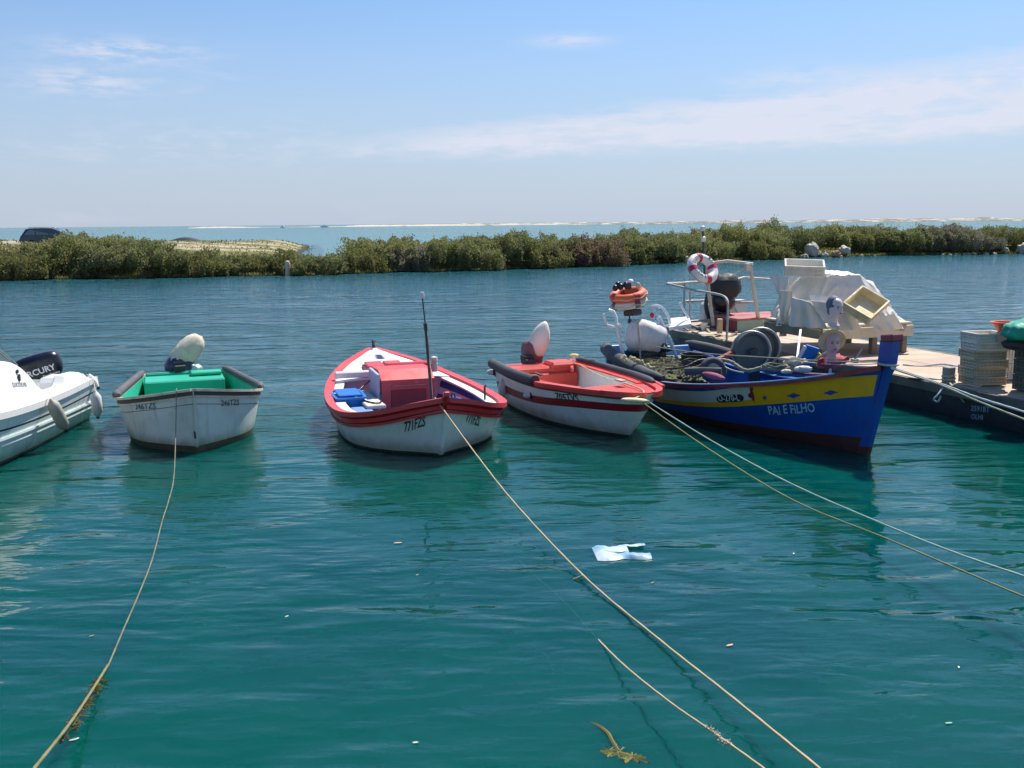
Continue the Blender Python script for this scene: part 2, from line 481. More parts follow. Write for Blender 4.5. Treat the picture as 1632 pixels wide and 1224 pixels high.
# ================================================================== WATER AND LAND
def water_material():
    t = NT('water')
    g = t.tc.outputs['Object']
    sepn = t.new('ShaderNodeSeparateXYZ'); t.l.new(g, sepn.inputs[0])
    Y = sepn.outputs[1]
    rough_zone = t.rng(Y, 7.5, 15.0, 0, 1)                      # sheltered by the quay near us, wind-ruffled further out
    far = t.rng(Y, 20, 90, 0, 1)
    patch = t.rng(t.noise(t.map((.10, .50, 1)), 1.0, 5, .7), .32, .68, .35, 1.45)
    # long smooth undulation, crests running across the view
    a = t.noise(t.map((.75, 1.75, 1), (0, 0, RAD(-7))), 1.0, 2, .45, .5)
    b = t.noise(t.map((1.9, 4.0, 1), (0, 0, RAD(9))), 1.0, 3, .5, .4)
    c = t.noise(t.map((6, 13, 1), (0, 0, RAD(-4))), 1.0, 4, .6, .3)
    d = t.noise(t.map((16, 40, 1), (0, 0, RAD(5))), 1.0, 3, .6)
    m = t.math
    ha = m('MULTIPLY', a, t.rng(Y, 6, 45, .058, .10, False))
    hb = m('MULTIPLY', m('MULTIPLY', b, t.rng(rough_zone, 0, 1, .0175, .026, False)), patch)
    hc = m('MULTIPLY', m('MULTIPLY', c, t.rng(rough_zone, 0, 1, .0009, .0100, False)), patch)
    hd = m('MULTIPLY', m('MULTIPLY', d, t.rng(rough_zone, 0, 1, .00003, .0022, False)), patch)
    h = m('ADD', m('ADD', ha, hb), m('ADD', hc, hd))
    bn = t.new('ShaderNodeBump'); bn.inputs['Strength'].default_value = 1.0; bn.inputs['Distance'].default_value = 1.0
    t.l.new(h, bn.inputs['Height'])
    # body of the water: turbid teal, patchy; brighter blue further out stands in for sky reflection
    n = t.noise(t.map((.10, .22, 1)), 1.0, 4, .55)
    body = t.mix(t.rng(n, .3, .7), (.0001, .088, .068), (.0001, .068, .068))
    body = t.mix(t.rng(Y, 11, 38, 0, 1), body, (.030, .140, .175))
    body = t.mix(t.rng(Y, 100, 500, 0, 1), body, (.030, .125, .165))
    dif = t.new('ShaderNodeSubsurfaceScattering'); dif.falloff = 'BURLEY'; t.l.new(body, dif.inputs['Color'])
    dif.inputs['Radius'].default_value = (.25, .9, .8); dif.inputs['Scale'].default_value = .22
    tr = t.new('ShaderNodeBsdfTransparent'); tr.inputs[0].default_value = (.32, .82, .66, 1)
    mx = t.new('ShaderNodeMixShader'); mx.inputs[0].default_value = .33
    t.l.new(dif.outputs[0], mx.inputs[1]); t.l.new(tr.outputs[0], mx.inputs[2])
    gl = t.new('ShaderNodeBsdfGlossy'); t.l.new(t.rng(far, 0, 1, .02, .05, False), gl.inputs['Roughness']); t.l.new(bn.outputs[0], gl.inputs['Normal'])
    gl.inputs['Color'].default_value = (1, 1, 1, 1)
    fr = t.new('ShaderNodeFresnel'); fr.inputs[0].default_value = 1.34; t.l.new(bn.outputs[0], fr.inputs['Normal'])
    ff = m('MINIMUM', m('MULTIPLY', fr.outputs[0], 1.0), t.rng(far, 0, 1, .8, .5, False))
    ms = t.new('ShaderNodeMixShader'); t.l.new(ff, ms.inputs[0]); t.l.new(mx.outputs[0], ms.inputs[1]); t.l.new(gl.outputs[0], ms.inputs[2])
    t.l.new(ms.outputs[0], t.out.inputs[0])
    return t.m
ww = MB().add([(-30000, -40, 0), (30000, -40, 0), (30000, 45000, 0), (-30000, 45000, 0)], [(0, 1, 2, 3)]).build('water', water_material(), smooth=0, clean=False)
tag(ww, kind='structure')
t = NT('seabed'); n1 = t.noise(t.map((.6, .6, 1)), 1.0, 5, .6)
t.bsdf(t.mix(t.rng(n1, .4, .65), (.002, .045, .035), (.008, .075, .05)), .9)
sb = MB().add([(-200, -40, -2.2), (200, -40, -2.2), (200, 90, -2.2), (-200, 90, -2.2)], [(0, 1, 2, 3)]).build('seabed', t.m, smooth=0, clean=False)
tag(sb, kind='structure')

SH = tab([(-140, 30), (-60, 46), (-27.5, 53.2), (-14.6, 55.4), (-.5, 60), (12.4, 68.5), (23.3, 75.7), (39, 78.6), (60, 82), (140, 90)])
def shore(x): return SH(x) + .5 * math.sin(x * .7) + .35 * math.sin(x * 1.9 + 1)
BK = tab([(-140, 110), (-40, 112), (-30, 100), (-24, 70), (-17, 26), (-8, 9), (10, 7.5), (25, 8), (140, 9)])
HL = tab([(-140, 1.9), (-48, 1.7), (-34, 1.5), (-26, .9), (-18, .65), (0, .6), (25, .5), (60, .5), (140, .6)])
def land_z(x, y):
    d = y - shore(x); D = BK(x)
    if d < 0: return -.15 + d * .5
    up = min(1, d / 2.2); up = up * up * (3 - 2 * up)
    dn = min(1, max(0, (D - d) / (D * .35 + 1))); dn = dn * dn * (3 - 2 * dn)
    far_flat = 1.0 if x > -30 else 1 - .45 * min(1, max(0, (d - 35) / 40))
    return -.15 + (HL(x) + .15) * up * dn * far_flat + .10 * noise.noise(V((x * .35, y * .35, 0))) * up - (.6 if d > D else 0) * min(1, (d - D) / 2)
mb = MB(); rings = []
dd = [-3, -1.5, -.6, 0, .5, 1, 1.6, 2.3, 3.2, 4.5, 6] + [None] * 26
for i in range(281):
    x = -140 + i; row = []
    for k in range(37):
        d = dd[k] if k < 11 else 6 + (BK(x) + 3 - 6) * ((k - 10) / 26)
        y = shore(x) + d; row.append((x, y, land_z(x, y)))
    rings.append(row)
mb.loft(rings, 0, False)
t = NT('bank_ground'); p0 = t.map((1, 1, 1))
sandc = t.mix(t.noise(p0, 6, 4), (.42, .35, .23), (.55, .48, .34))
scrub = t.mix(t.noise(p0, 3, 5, .7), (.10, .105, .035), (.22, .19, .07))
lg = t.noise(t.map((.05, .22, .3)), 1.0, 6, .68)
cg = t.mix(t.rng(t.math('ADD', lg, t.math('MULTIPLY', t.noise(p0, 1.7, 6, .75), .5)), .745, .83), scrub, sandc)
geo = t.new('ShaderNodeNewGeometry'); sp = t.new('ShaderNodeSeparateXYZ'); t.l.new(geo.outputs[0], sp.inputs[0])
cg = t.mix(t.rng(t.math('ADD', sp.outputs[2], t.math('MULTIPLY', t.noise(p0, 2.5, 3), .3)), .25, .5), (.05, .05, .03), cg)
t.bsdf(cg, .95, 0, .2, t.noise(p0, 5, 6, .7), .9, .12)
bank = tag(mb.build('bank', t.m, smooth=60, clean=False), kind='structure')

# far sand bar on the horizon
rings = []; rnd = random.Random(5)
for i in range(400):
    u = i / 399; x = -420 + u * 1900
    px = x / 1350 * 1567 + 816                     # rough bearing, only to vary the dune heights along the bar
    hh = 2.3 + 2.4 * max(0, (px - 560) / 900) if px > 560 else .5 + 1.3 * math.exp(-((px - 330) / 110) ** 2)
    if 405 < px < 500: hh = .05
    hh = max(hh * (.75 + .5 * noise.noise(V((i * .11, 0, 0))) + .35 * noise.noise(V((i * .5, 3, 0)))), .05)
    rings.append([(x, 1290, -.5), (x, 1300, hh * .35), (x, 1330, hh * .55), (x, 1350, hh), (x, 1400, hh * .8), (x, 1460, -.5)])
t = NT('dune'); p0 = t.map((1, 1, 1))
nn = t.noise(t.map((.045, .02, .9)), 1.0, 7, .8)
geo = t.new('ShaderNodeNewGeometry'); sp = t.new('ShaderNodeSeparateXYZ'); t.l.new(geo.outputs[0], sp.inputs[0])
scr = t.rng(t.math('ADD', nn, t.rng(sp.outputs[0], -250, 200, -.10, .03, False)), .46, .54)
t.bsdf(t.mix(scr, (.52, .46, .37), (.15, .14, .12)), .95)
mb = MB(); mb.loft(rings, 0, False)
tag(mb.build('far_sandbar', t.m, smooth=60, clean=False), kind='structure')

# ------------------------------------------------------------------ bushes
def leaf_mat(name, c1, c2, c3):
    t = NT(name); p0 = t.map((1, 1, 1), src='Object')
    gi = t.new('ShaderNodeNewGeometry'); rnd_ = gi.outputs['Random Per Island']
    c = t.mix(rnd_, c1, c2)
    c = t.mix(t.rng(t.noise(p0, 1.3, 4, .6), .45, .65), c, c3)
    b = t.bsdf(c, .65, 0, .25)
    tl = t.new('ShaderNodeBsdfTranslucent'); t.l.new(t.mix(.35, c, (.30, .30, .07)), tl.inputs[0])
    ms = t.new('ShaderNodeMixShader'); ms.inputs[0].default_value = .40
    t.l.new(b.outputs[0], ms.inputs[1]); t.l.new(tl.outputs[0], ms.inputs[2]); t.l.new(ms.outputs[0], t.out.inputs[0])
    return t.m
HUES = [leaf_mat('olive_leaf', (.135, .17, .07), (.27, .30, .14), (.25, .23, .13)),
        leaf_mat('yellow_leaf', (.19, .22, .08), (.36, .37, .16), (.30, .27, .14)),
        leaf_mat('purple_leaf', (.17, .09, .09), (.30, .18, .18), (.17, .15, .08)),
        leaf_mat('dark_leaf', (.11, .13, .045), (.22, .23, .10), (.20, .18, .09)),
        leaf_mat('grey_leaf', (.19, .18, .15), (.34, .31, .27), (.19, .19, .10))]
BARK = paint('bark', (.12, .09, .06), .9, .5)
rg = np.random.default_rng(7)
def leaves(n, cx, cy, z0, rx, ry, rz, seed, size=.1, lump=.20, hscale=1.0):
    r = np.random.default_rng(seed)
    d = r.normal(size=(n, 3)); d /= np.linalg.norm(d, axis=1)[:, None]
    d[:, 2] = np.abs(d[:, 2]) * 1.0
    d[: n // 4, 2] *= .25
    d /= np.linalg.norm(d, axis=1)[:, None]
    lum = np.zeros(n)
    for _ in range(9):
        q = r.normal(size=3); q[2] = abs(q[2]); q /= np.linalg.norm(q)
        lum = np.maximum(lum, np.exp(-((1 - d @ q) / r.uniform(.03, .12))) * r.uniform(.5, 1))
    rad = (1 - lump + lump * 1.25 * lum) * (1 - .32 * r.random(n) ** 2.2) + .10 * (r.random(n) > .9) * r.random(n)
    ph = r.uniform(0, 6.28, 3); lop = 1 + .10 * np.sin(d[:, 0] * 4.2 + ph[0]) * np.sin(d[:, 1] * 3 + ph[1]) + .12 * np.sin(d[:, 0] * 8 + ph[2])
    spray = (r.random(n) < .12) * r.random(n) ** 2 * .13
    rad = rad * lop + spray * (d[:, 2] > .2)
    d = d.copy(); d[:, 2] = d[:, 2] ** .72; rag = .12 * np.sin(d[:, 0] * 13 + ph[1]) * np.sin(d[:, 1] * 9 + ph[0]) + .07 * np.sin(d[:, 0] * 27 + ph[2] * 3); rad = rad * (1 + rag) * .93
    P = d * rad[:, None] * np.array([rx, ry, rz]) + np.array([0, 0, z0])
    up = d * .8 + r.normal(size=(n, 3)) * .6 + np.array([0, 0, .5]); up /= np.linalg.norm(up, axis=1)[:, None]
    sd_ = np.cross(up, r.normal(size=(n, 3))); sd_ /= np.linalg.norm(sd_, axis=1)[:, None]
    s1 = size * r.uniform(.5, 1.4, n)[:, None]; s2 = s1 * .42
    A = P; B_ = P + up * s1 * .55 + sd_ * s2; C_ = P + up * s1 * 1.2; D_ = P + up * s1 * .55 - sd_ * s2
    vs = np.stack([A, B_, C_, D_], 1).reshape(-1, 3)
    return vs
def leafmesh(name, vs, mat, parent):
    me = bpy.data.meshes.new(name); n = len(vs) // 4
    me.vertices.add(len(vs)); me.vertices.foreach_set('co', vs.astype(np.float32).ravel())
    me.loops.add(n * 4); me.loops.foreach_set('vertex_index', np.arange(n * 4, dtype=np.int32))
    me.polygons.add(n); me.polygons.foreach_set('loop_start', np.arange(0, n * 4, 4, dtype=np.int32))
    me.update(calc_edges=True); me.materials.append(mat)
    o = bpy.data.objects.new(name, me); sc.collection.objects.link(o); o.parent = parent
    return o
# (x, distance behind the waterline, half width, height above water, hue, label)
BUSH = [
 (-31.5, 2.2, 3.2, 2.25, 0, 'olive bush at the very left end of the green bank'),
 (-27.3, 1.6, 2.4, 1.7, 3, 'low dark green bush at the water below the parked car'),
 (-24.6, 3.0, 3.1, 2.62, 1, 'tall yellow-green bush in front of the parked car\'s bonnet'),
 (-21.2, 2.2, 2.6, 2.15, 0, 'olive bush just right of the tall bush by the car'),
 (-22.6, 1.0, 1.9, 1.25, 3, 'low dark bush at the waterline under the tall bush by the car'),
 (-18.3, 1.8, 2.3, 1.62, 3, 'dark rounded bush left of the sandy clearing'),
 (-16.0, 1.3, 1.9, 1.22, 0, 'olive bush on the water in front of the left half of the sandy clearing'),
 (-13.6, 1.5, 1.9, 1.30, 3, 'dark green bush immediately left of the pale post'),
 (-11.2, 1.4, 1.9, 1.25, 0, 'olive bush immediately right of the pale post'),
 (-9.2, 1.6, 1.7, 1.38, 3, 'dark bush right of the pale post, second from it'),
 (-7.2, 3.0, 2.6, 2.28, 1, 'yellow-green bush starting the tall hedge right of the sandy clearing'),
 (-6.1, 1.0, 1.7, 1.55, 4, 'greyish twiggy bush low at the water straight above the double-ended boat'),
 (-4.4, 2.2, 2.1, 2.1, 1, 'yellowish bush behind the antenna of the double-ended boat'),
 (-2.6, 1.4, 2.0, 1.8, 0, 'olive bush right of the double-ended boat\'s antenna tip'),
 (-.6, 3.0, 3.0, 2.48, 0, 'broad olive bush forming the middle crest of the hedge'),
 (1.2, 1.2, 2.1, 1.65, 3, 'low dark bush at the water below the middle crest of the hedge'),
 (3.2, 2.4, 1.9, 2.1, 0, 'olive bush immediately left of the purple bush'),
 (4.9, 1.5, 2.2, 2.05, 2, 'purple-brown bush on the bank above the small boat with the red deck'),
 (7.2, 1.5, 1.9, 1.75, 3, 'dark green bush immediately right of the purple bush'),
 (8.4, 3.0, 2.8, 2.5, 0, 'tall feathery olive bush between the purple bush and the low gap'),
 (11.2, 1.8, 2.2, 2.0, 0, 'olive bush tapering down to the low gap left of the life ring'),
 (13.6, 1.5, 1.9, 1.8, 1, 'small yellow-green bush left of the life ring'),
 (16.6, 3.2, 3.4, 2.85, 1, 'big yellow-green bush behind the life ring'),
 (20.2, 2.6, 3.2, 2.9, 0, 'big olive bush above the metal frame of the work barge'),
 (18.2, .8, 2.4, 1.5, 3, 'low dark bush at the water below the two biggest bushes'),
 (22.8, 4.2, 1.8, 2.0, 3, 'small dark bush in the dip behind the fallen stones'),
 (26.6, 3.4, 3.0, 2.75, 1, 'tall yellow-green bush just right of the pale boulders'),
 (29.3, 2.4, 2.8, 2.4, 3, 'dark bush in the row right of the pale boulders'),
 (32.3, 2.6, 2.8, 2.45, 0, 'olive bush in the row right of the pale boulders'),
 (35.2, 2.2, 2.8, 2.55, 4, 'grey twiggy bush near the right end of the bank'),
 (38.0, 3.0, 2.6, 2.3, 3, 'dark bush right of the grey twiggy bush, left of the stony gap'),
 (43.2, 2.6, 2.6, 2.35, 3, 'dark bush right of the stony gap'),
 (46.4, 3.2, 3.6, 2.9, 0, 'olive bush cut by the right edge of the picture'),
]
for i, (x, d, hw, h, hue, lab) in enumerate(BUSH):
    y = shore(x) + d
    z0 = land_z(x, y) - .15
    if d < 2: z0 = min(z0, .05)
    b = thing('bush', lab, 'bush', (x, y, 0), 0, 'bushes growing along the bank')
    n = int(5600 * hw * max(h - z0, .8))
    vs = leaves(n, x, y, z0, hw * 1.42, min(hw * .9, 2.4), (h - z0) * .93, 100 + i, .088)
    leafmesh('foliage', vs, HUES[hue], b)
    s_ = MB(); rr = random.Random(i)
    for k in range(7):
        a = rr.uniform(0, 6.28); e = V((math.cos(a) * hw * .45, math.sin(a) * hw * .35, z0 + (h - z0) * rr.uniform(.5, .8)))
        s_.tube([(rr.uniform(-.2, .2), rr.uniform(-.2, .2), z0), e * .5 + V((0, 0, z0 * .5 + .1)), e], [.05, .035, .012], 5)
    s_.build('stem', BARK, b, clean=False)
# low growth nobody could count
n = 70000
xs = rg.uniform(-60, 60, n); vsl = []
k = 0
dts = rg.random(n)
base = np.zeros((n, 3))
for j in range(n):
    x = xs[j]; D = BK(x)
    d = -.1 + dts[j] ** 1.4 * 5.5 if j % 3 else rg.random() * min(D, 80)
    y = shore(x) + d; cl_ = noise.noise(V((x * .12, y * .35, 4)))
    base[j] = (x, y, land_z(x, y) if (d < 5.5 or cl_ > .06) else -5)
    if d < 1.0: base[j, 2] = max(base[j, 2], .02)
up = rg.normal(size=(n, 3)) * .45 + np.array([0, 0, 1]); up /= np.linalg.norm(up, axis=1)[:, None]
sd2 = np.cross(up, rg.normal(size=(n, 3))); sd2 /= np.linalg.norm(sd2, axis=1)[:, None]
s1 = rg.uniform(.08, .26, n)[:, None]
vs = np.stack([base, base + up * s1 * .5 + sd2 * s1 * .28, base + up * s1, base + up * s1 * .5 - sd2 * s1 * .28], 1).reshape(-1, 3)
o = leafmesh('undergrowth', vs, leaf_mat('undergrowth_leaf', (.10, .11, .03), (.24, .22, .07), (.13, .11, .05)), None)
tag(o, 'low grassy undergrowth covering the bank between the bushes', 'undergrowth', kind='stuff')

# rocks at the water's edge on the right
ROCKM = paint('pale_stone', (.50, .46, .38), .9, .5, sc_=2.5, bump=.6)
ROCKO = paint('orange_stone', (.45, .27, .15), .9, .5, sc_=2.5, bump=.6)
def rock(x, d, r, lab, mat=ROCKM, sq=.7, group='pale stones at the foot of the bank', z=.1):
    r *= .62; z *= .75
    y = shore(x) + d; rr = random.Random(int(x * 97)); off = V((rr.random() * 9, rr.random() * 9, 0))
    mb = MB().ell((0, 0, 0), (r, r * .8, r * sq), (rr.uniform(-15, 15), rr.uniform(-15, 15), rr.uniform(0, 180)), 22, 0,
                  lambda dv: 1 + .40 * noise.noise(dv * 1.6 + off) + .18 * noise.noise(dv * 4 + off) + .08 * noise.noise(dv * 9 + off))
    o = mb.build('boulder', mat, None, 30); o.location = (x, y, z); tag(o, lab, 'boulder', group)
for (x, d, r, lab, mt, sq, z) in [
    (23.0, .2, .95, 'biggest pale boulder at the top of the stone heap on the bank', ROCKM, .95, .75),
    (23.9, -.1, .55, 'pale boulder at the water on the left of the orange one', ROCKM, .7, .15),
    (24.75, -.1, .62, 'orange-brown boulder in the stone heap at the water', ROCKO, .7, .3),
    (25.6, .1, .75, 'white boulder immediately right of the orange-brown boulder', ROCKM, .65, .7),
    (22.2, -.2, .5, 'small pale boulder on the left of the stone heap', ROCKM, .7, .1),
    (21.2, -.1, .38, 'farthest left small stone of the heap at the water', ROCKM, .7, .1),
    (41.0, .4, 1.1, 'big pale boulder in the stony gap near the right edge', ROCKM, .8, .4),
    (39.9, .6, .5, 'pale boulder just left of the big one in the stony gap', ROCKM, .7, .3)]:
    rock(x, d, r, lab, mt, sq, 'stones at the foot of the bank', z)
for k in range(22):
    rr = random.Random(k + 40)
    x = 33.5 + k * .33 + rr.uniform(-.2, .2) if k < 15 else (25 + (k - 15) * 1.1 if k < 19 else 42.5 + (k - 19) * 1.2)
    rock(x, rr.uniform(-.35, .25), rr.uniform(.16, .36), 'one of the small pale stones strung along the waterline on the right', ROCKM, .6, 'small stones along the waterline', .04)

# pale post standing in the bushes
mb = MB(); mb.lathe([(.13, -.4), (.16, .1), (.13, .35), (.17, .55), (.12, .78), (.05, .84)], None, 12)
po = mb.build('stone_post', paint('post_stone', (.62, .52, .38), .9, .4, bump=.5)); po.location = (-12.55, 55.6, 0)
tag(po, 'short pale stone post standing at the water between two bushes', 'post')
mb = MB(); mb.lathe([(.12, -.3), (.13, .25), (.10, .42), (.04, .46)], None, 10)
po = mb.build('bollard', paint('post_stone2', (.55, .42, .28), .9, .4, bump=.5)); po.location = (11.95, 67.2, 0)
tag(po, 'small tan marker stub at the water left of the life ring', 'post')

# parked car beyond the bank
CP = paint('car_paint', (.03, .05, .09), .25, .25, sc_=2, streak=.1, spec=.6)
CG = paint('car_glass', (.16, .20, .21), .08, .1, spec=.9, streak=0)
CR = paint('rubber', (.02, .02, .02), .8, .3)
CH = paint('alloy', (.45, .45, .45), .35, .2, metal=.8)
car = thing('parked_car', 'dark blue estate car parked behind the bushes on the left', 'car', (-33.3, 72.5, 1.30), 8)
prof = [(-2.05, .35), (-2.1, .62), (-2.05, .85), (-1.95, .95), (-1.7, 1.36), (-1.45, 1.44), (-.6, 1.46), (.1, 1.43), (.45, 1.30), (.95, .98), (1.75, .86), (2.02, .72), (2.08, .5), (2.0, .3)]
mb = MB(); rings = []
for yy, ins in ((-.84, .05), (-.80, 0), (-.4, 0), (.4, 0), (.80, 0), (.84, .05)):
    rings.append([(x * (1 - ins), yy * (1 if z < .95 else 1 - (z - .95) * .42), z - ins * .1) for x, z in prof])
mb.loft(rings, 0, True, True); mb.build('body', CP, car, 40)
for sgn in (-1, 1):
    for pl in ([(-1.82, .98), (-1.58, 1.34), (-1.08, 1.36), (-1.02, .98)], [(-.94, .98), (-1.0, 1.37), (-.18, 1.37), (-.1, .98)], [(-.02, .98), (-.1, 1.36), (.25, 1.33), (.78, .98)]):
        g = MB(); g.add([(x, sgn * (.81 * (1 - (z - .95) * .42) + .012), z) for x, z in pl], [(0, 1, 2, 3)]); g.build('side_window', CG, car, 0)
    for x in (-1.3, 1.3):
        wv = MB(); wv.lathe([(.05, -.1), (.30, -.1), (.32, 0), (.30, .1), (.05, .1)], Matrix.Translation((x, sgn * .78, .32)) @ Matrix.Rotation(RAD(90), 4, 'X'), 18)
        wo_ = wv.build('wheel', CR, car)
        MB().lathe([(.02, 0), (.2, 0), (.2, .03), (.02, .04)], Matrix.Translation((x, sgn * .89, .32)) @ Matrix.Rotation(RAD(90), 4, 'X'), 14).build('rim', CH, wo_)
    MB().box((2.02, sgn * .6, .68), (.1, .32, .14), mi=0, bev=.02).build('headlight', paint('lamp_glass', (.6, .62, .6), .1, .1), car)
    MB().tube([(-1.5, sgn * .62, 1.47), (-1.4, sgn * .62, 1.52), (-.1, sgn * .62, 1.51), (.0, sgn * .62, 1.45)], .018, 6).build('roof_rail', CH, car)
MB().add([(.5, -.66, 1.30), (.5, .66, 1.30), (.98, .74, 1.0), (.98, -.74, 1.0)], [(0, 1, 2, 3)]).build('windscreen', CG, car, 0).location = (.012, 0, .012)
# low dark boat pulled up beyond the clearing
mb = MB(); mb.loft([[(x, y * .8 * (1 - (x / 2.1) ** 2 * .6), .1 + .5 * (1 - y * y) * (1 - (x / 2.4) ** 2)) for y in (-1, -.6, 0, .6, 1)] for x in (-2.2, -1.6, -.8, 0, .8, 1.6, 2.2)], 0, False)
dk = mb.build('upturned_boat', paint('tarred_wood', (.035, .05, .07), .6, .4)); dk.location = (-49.0, 150, .55)
tag(dk, 'small dark upturned boat lying on the flat behind the clearing', 'boat')
# far boats on the open water
WHT = paint('white_gelcoat', (.82, .82, .80), .3, .12, (.55, .53, .47), 2.0, .05, streak=.1)
def far_boat(x, y, L, lab, rz):
    b = thing('motor_yacht', lab, 'boat', (x, y, 0), rz, 'boats far out on the open water')
    mb = MB(); mb.loft([[(s * L, k * .2 * L * (1 - max(0, s) ** 2 * 3.6) * a, z) for k, a, z in ((-1, 1, .16 * L * (1 + s * .3)), (-1, .7, -.1), (1, .7, -.1), (1, 1, .16 * L * (1 + s * .3)))] for s in (-.5, -.2, .1, .35, .5)], 0, True, True)
    mb.build('hull', WHT, b)
    MB().box((-.05 * L, 0, .24 * L), (.4 * L, .24 * L, .16 * L), bev=.1).build('cabin', WHT, b)
    MB().tube([(-.1 * L, 0, .3 * L), (-.1 * L, 0, .5 * L)], .05, 5).build('mast', WHT, b)
far_boat(-215, 1150, 9, 'white motor boat far out, the nearer of the two on the left horizon', 200)
far_boat(-270, 1180, 7, 'tiny white boat far out, farther left on the horizon beside the sand bar', 150)
# ================================================================== SHARED MATERIALS AND BUILDERS
_CM = cam.matrix_world.copy()
def at(u, v, y=None, z=None):
    """a point of the place on the line of sight through (u, v) of the 1632 x 1224 photograph, at depth y or height z"""
    d = (_CM.to_3x3() @ V(((u - 816) / 1567, -(v - 612) / 1567, -1))).normalized()
    k = y / d.y if y is not None else (z - CAM_H) / d.z
    return V((0, 0, CAM_H)) + d * k
def loc(th, p): return th.matrix_basis.inverted() @ V(p)
M_ = paint
BLACK = M_('black_plastic', (.012, .013, .018), .3, .3, (.06, .06, .06), streak=.1)
RUB = M_('fender_rubber', (.045, .05, .058), .75, .6, (.12, .12, .12), 4, .3)
MAUVE = M_('faded_rubber', (.10, .09, .095), .75, .6, (.07, .065, .07), 3, .3)
STEEL = M_('steel', (.42, .42, .42), .35, .3, metal=.9)
GALV = M_('galvanised', (.40, .38, .34), .5, .5, (.25, .18, .12), 5, .2, metal=.6)
DARKM = M_('dark_metal', (.05, .05, .055), .45, .4, metal=.4)
ROPEW = M_('pale_rope', (.58, .52, .38), .9, .5, (.28, .25, .15), 6, .3)
CLOTH = M_('cream_cloth', (.68, .60, .46), .9, .6, (.30, .28, .22), 5, .5)
WOOD = M_('bare_wood', (.40, .30, .19), .8, .5, (.22, .16, .10), 4, .3)
def wavy(pts, amp, seed=1, f=3.0):
    r = random.Random(seed); a = r.random() * 9
    return [V(p) + V((noise.noise(V(p) * f + V((a, 0, 0))), noise.noise(V(p) * f + V((0, a, 0))), noise.noise(V(p) * f + V((0, 0, a))))) * amp for p in pts]

def outboard(parent, p, rz=0, tilt=0, s=1.0, legmat=BLACK):
    """clamp bracket, mid section, lower unit with propeller; origin at the transom top, +x forward"""
    M = Matrix.Translation(p) @ Matrix.Rotation(RAD(rz), 4, 'Z') @ Matrix.Rotation(RAD(tilt), 4, 'Y')
    mb = MB()
    mb.box((.0, 0, -.06), (.10, .20, .26), bev=.015)
    mb.loft([[(-.13 + dx * a, dy * b, z) for dx, dy in ((-1, -1), (1, -1), (1, 1), (-1, 1))] for a, b, z in ((.11, .09, .12), (.10, .08, 0), (.07, .045, -.3), (.06, .03, -.62), (.06, .03, -.70))], 0, True, True)
    mb.box((-.17, 0, -.42), (.24, .16, .012), bev=.003)
    mb.ell((-.14, 0, -.66), (.17, .045, .045), n=12)
    for k in range(3):
        a = k * 2.094
        mb.box((-.31, math.cos(a) * .07, -.66 + math.sin(a) * .07), (.015, .09, .05), (math.degrees(a), 0, 20), bev=.004)
    o = mb.build('outboard_motor', legmat, parent); o.matrix_local = M @ Matrix.Diagonal((s, s, s, 1))
    return o
def fender(name, lab, p0, p1, r, mat, ropeend, end=BLACK, group='fenders hanging from the boats'):
    p0, p1 = V(p0), V(p1); L = (p1 - p0).length
    q = (p1 - p0).to_track_quat('Z', 'Y')
    t = thing(name, lab, 'fender', p0, group=group)
    t.rotation_mode = 'QUATERNION'; t.rotation_quaternion = q
    MB().lathe([(.012, -.02), (.02, 0), (r * .6, .03), (r, .08), (r * 1.02, L * .5), (r, L - .08), (r * .6, L - .03), (.02, L)], None, 18).build('body', mat, t)
    MB().lathe([(.0, L - .01), (.022, L), (.022, L + .03), (0, L + .035)], None, 8).build('eye', end, t)
    M = t.matrix_basis.inverted() if False else (Matrix.Translation(p0) @ q.to_matrix().to_4x4()).inverted()
    MB().tube([M @ V(x) for x in bez([ropeend, (V(ropeend) + p0) / 2 + V((.01, 0, -.01)), p0], 4)], .008, 5).build('rope', ROPEW, t)
    return t
def rope(name, lab, pts, r, mat, cat='rope', group=None, amp=.0, seed=1, n=14, twist=True):
    P = bez(pts, n)
    if amp: P = wavy(P, amp, seed, 2.0)
    rr = [r * (1 + .12 * math.sin(i * 1.7)) for i in range(len(P))]
    o = MB().tube(P, rr, 7).build(name, mat, None, 60, clean=False)
    return tag(o, lab, cat, group)

# ================================================================== BOAT WITH THE CABIN, far left
GEL = M_('gelcoat_deck', (.84, .83, .79), .25, .15, (.60, .57, .48), 1.6, .04, streak=.12)
GELH = M_('gelcoat_hull', (.74, .82, .79), .25, .35, (.46, .50, .45), 1.5, .05, streak=.4, scum=0.6)  # hull white tinted green in place of bounce from the water
LINE = M_('black_stripe', (.02, .02, .03), .4, .2)
b1 = thing('motorboat', 'white fibreglass motorboat with a windscreen, cut off by the left edge', 'boat', (-7.10, 14.25, 0), -88, 'boats moored in the channel')
h1 = Hull(5.6, tab([(0, 1.0), (.25, 1.07), (.55, 1.1), (.75, .95), (.9, .5), (1, .03)]), tab([(0, .60), (.3, .60), (.6, .68), (1, .95)]), tab([(0, -.25), (.8, -.2), (1, .1)]), tab([(0, .14), (.5, .18), (.8, .4), (1, .8)]), bow=.5)
SH1 = h1.S
h1.shell('hull', [(lambda t: .03 + .05 * t, 2), (lambda t: SH1(t) - .20, 0), (lambda t: SH1(t) - .175, 1), (lambda t: SH1(t), 0)], [GELH, LINE, M_('antifoul_dark', (.03, .04, .05), .7, .5)], b1)
mb = MB(); h1.rail(mb, [(-.01, -.045), (.028, -.04), (.035, 0), (.028, .03), (-.01, .035)]); mb.build('rub_rail', GEL, b1)
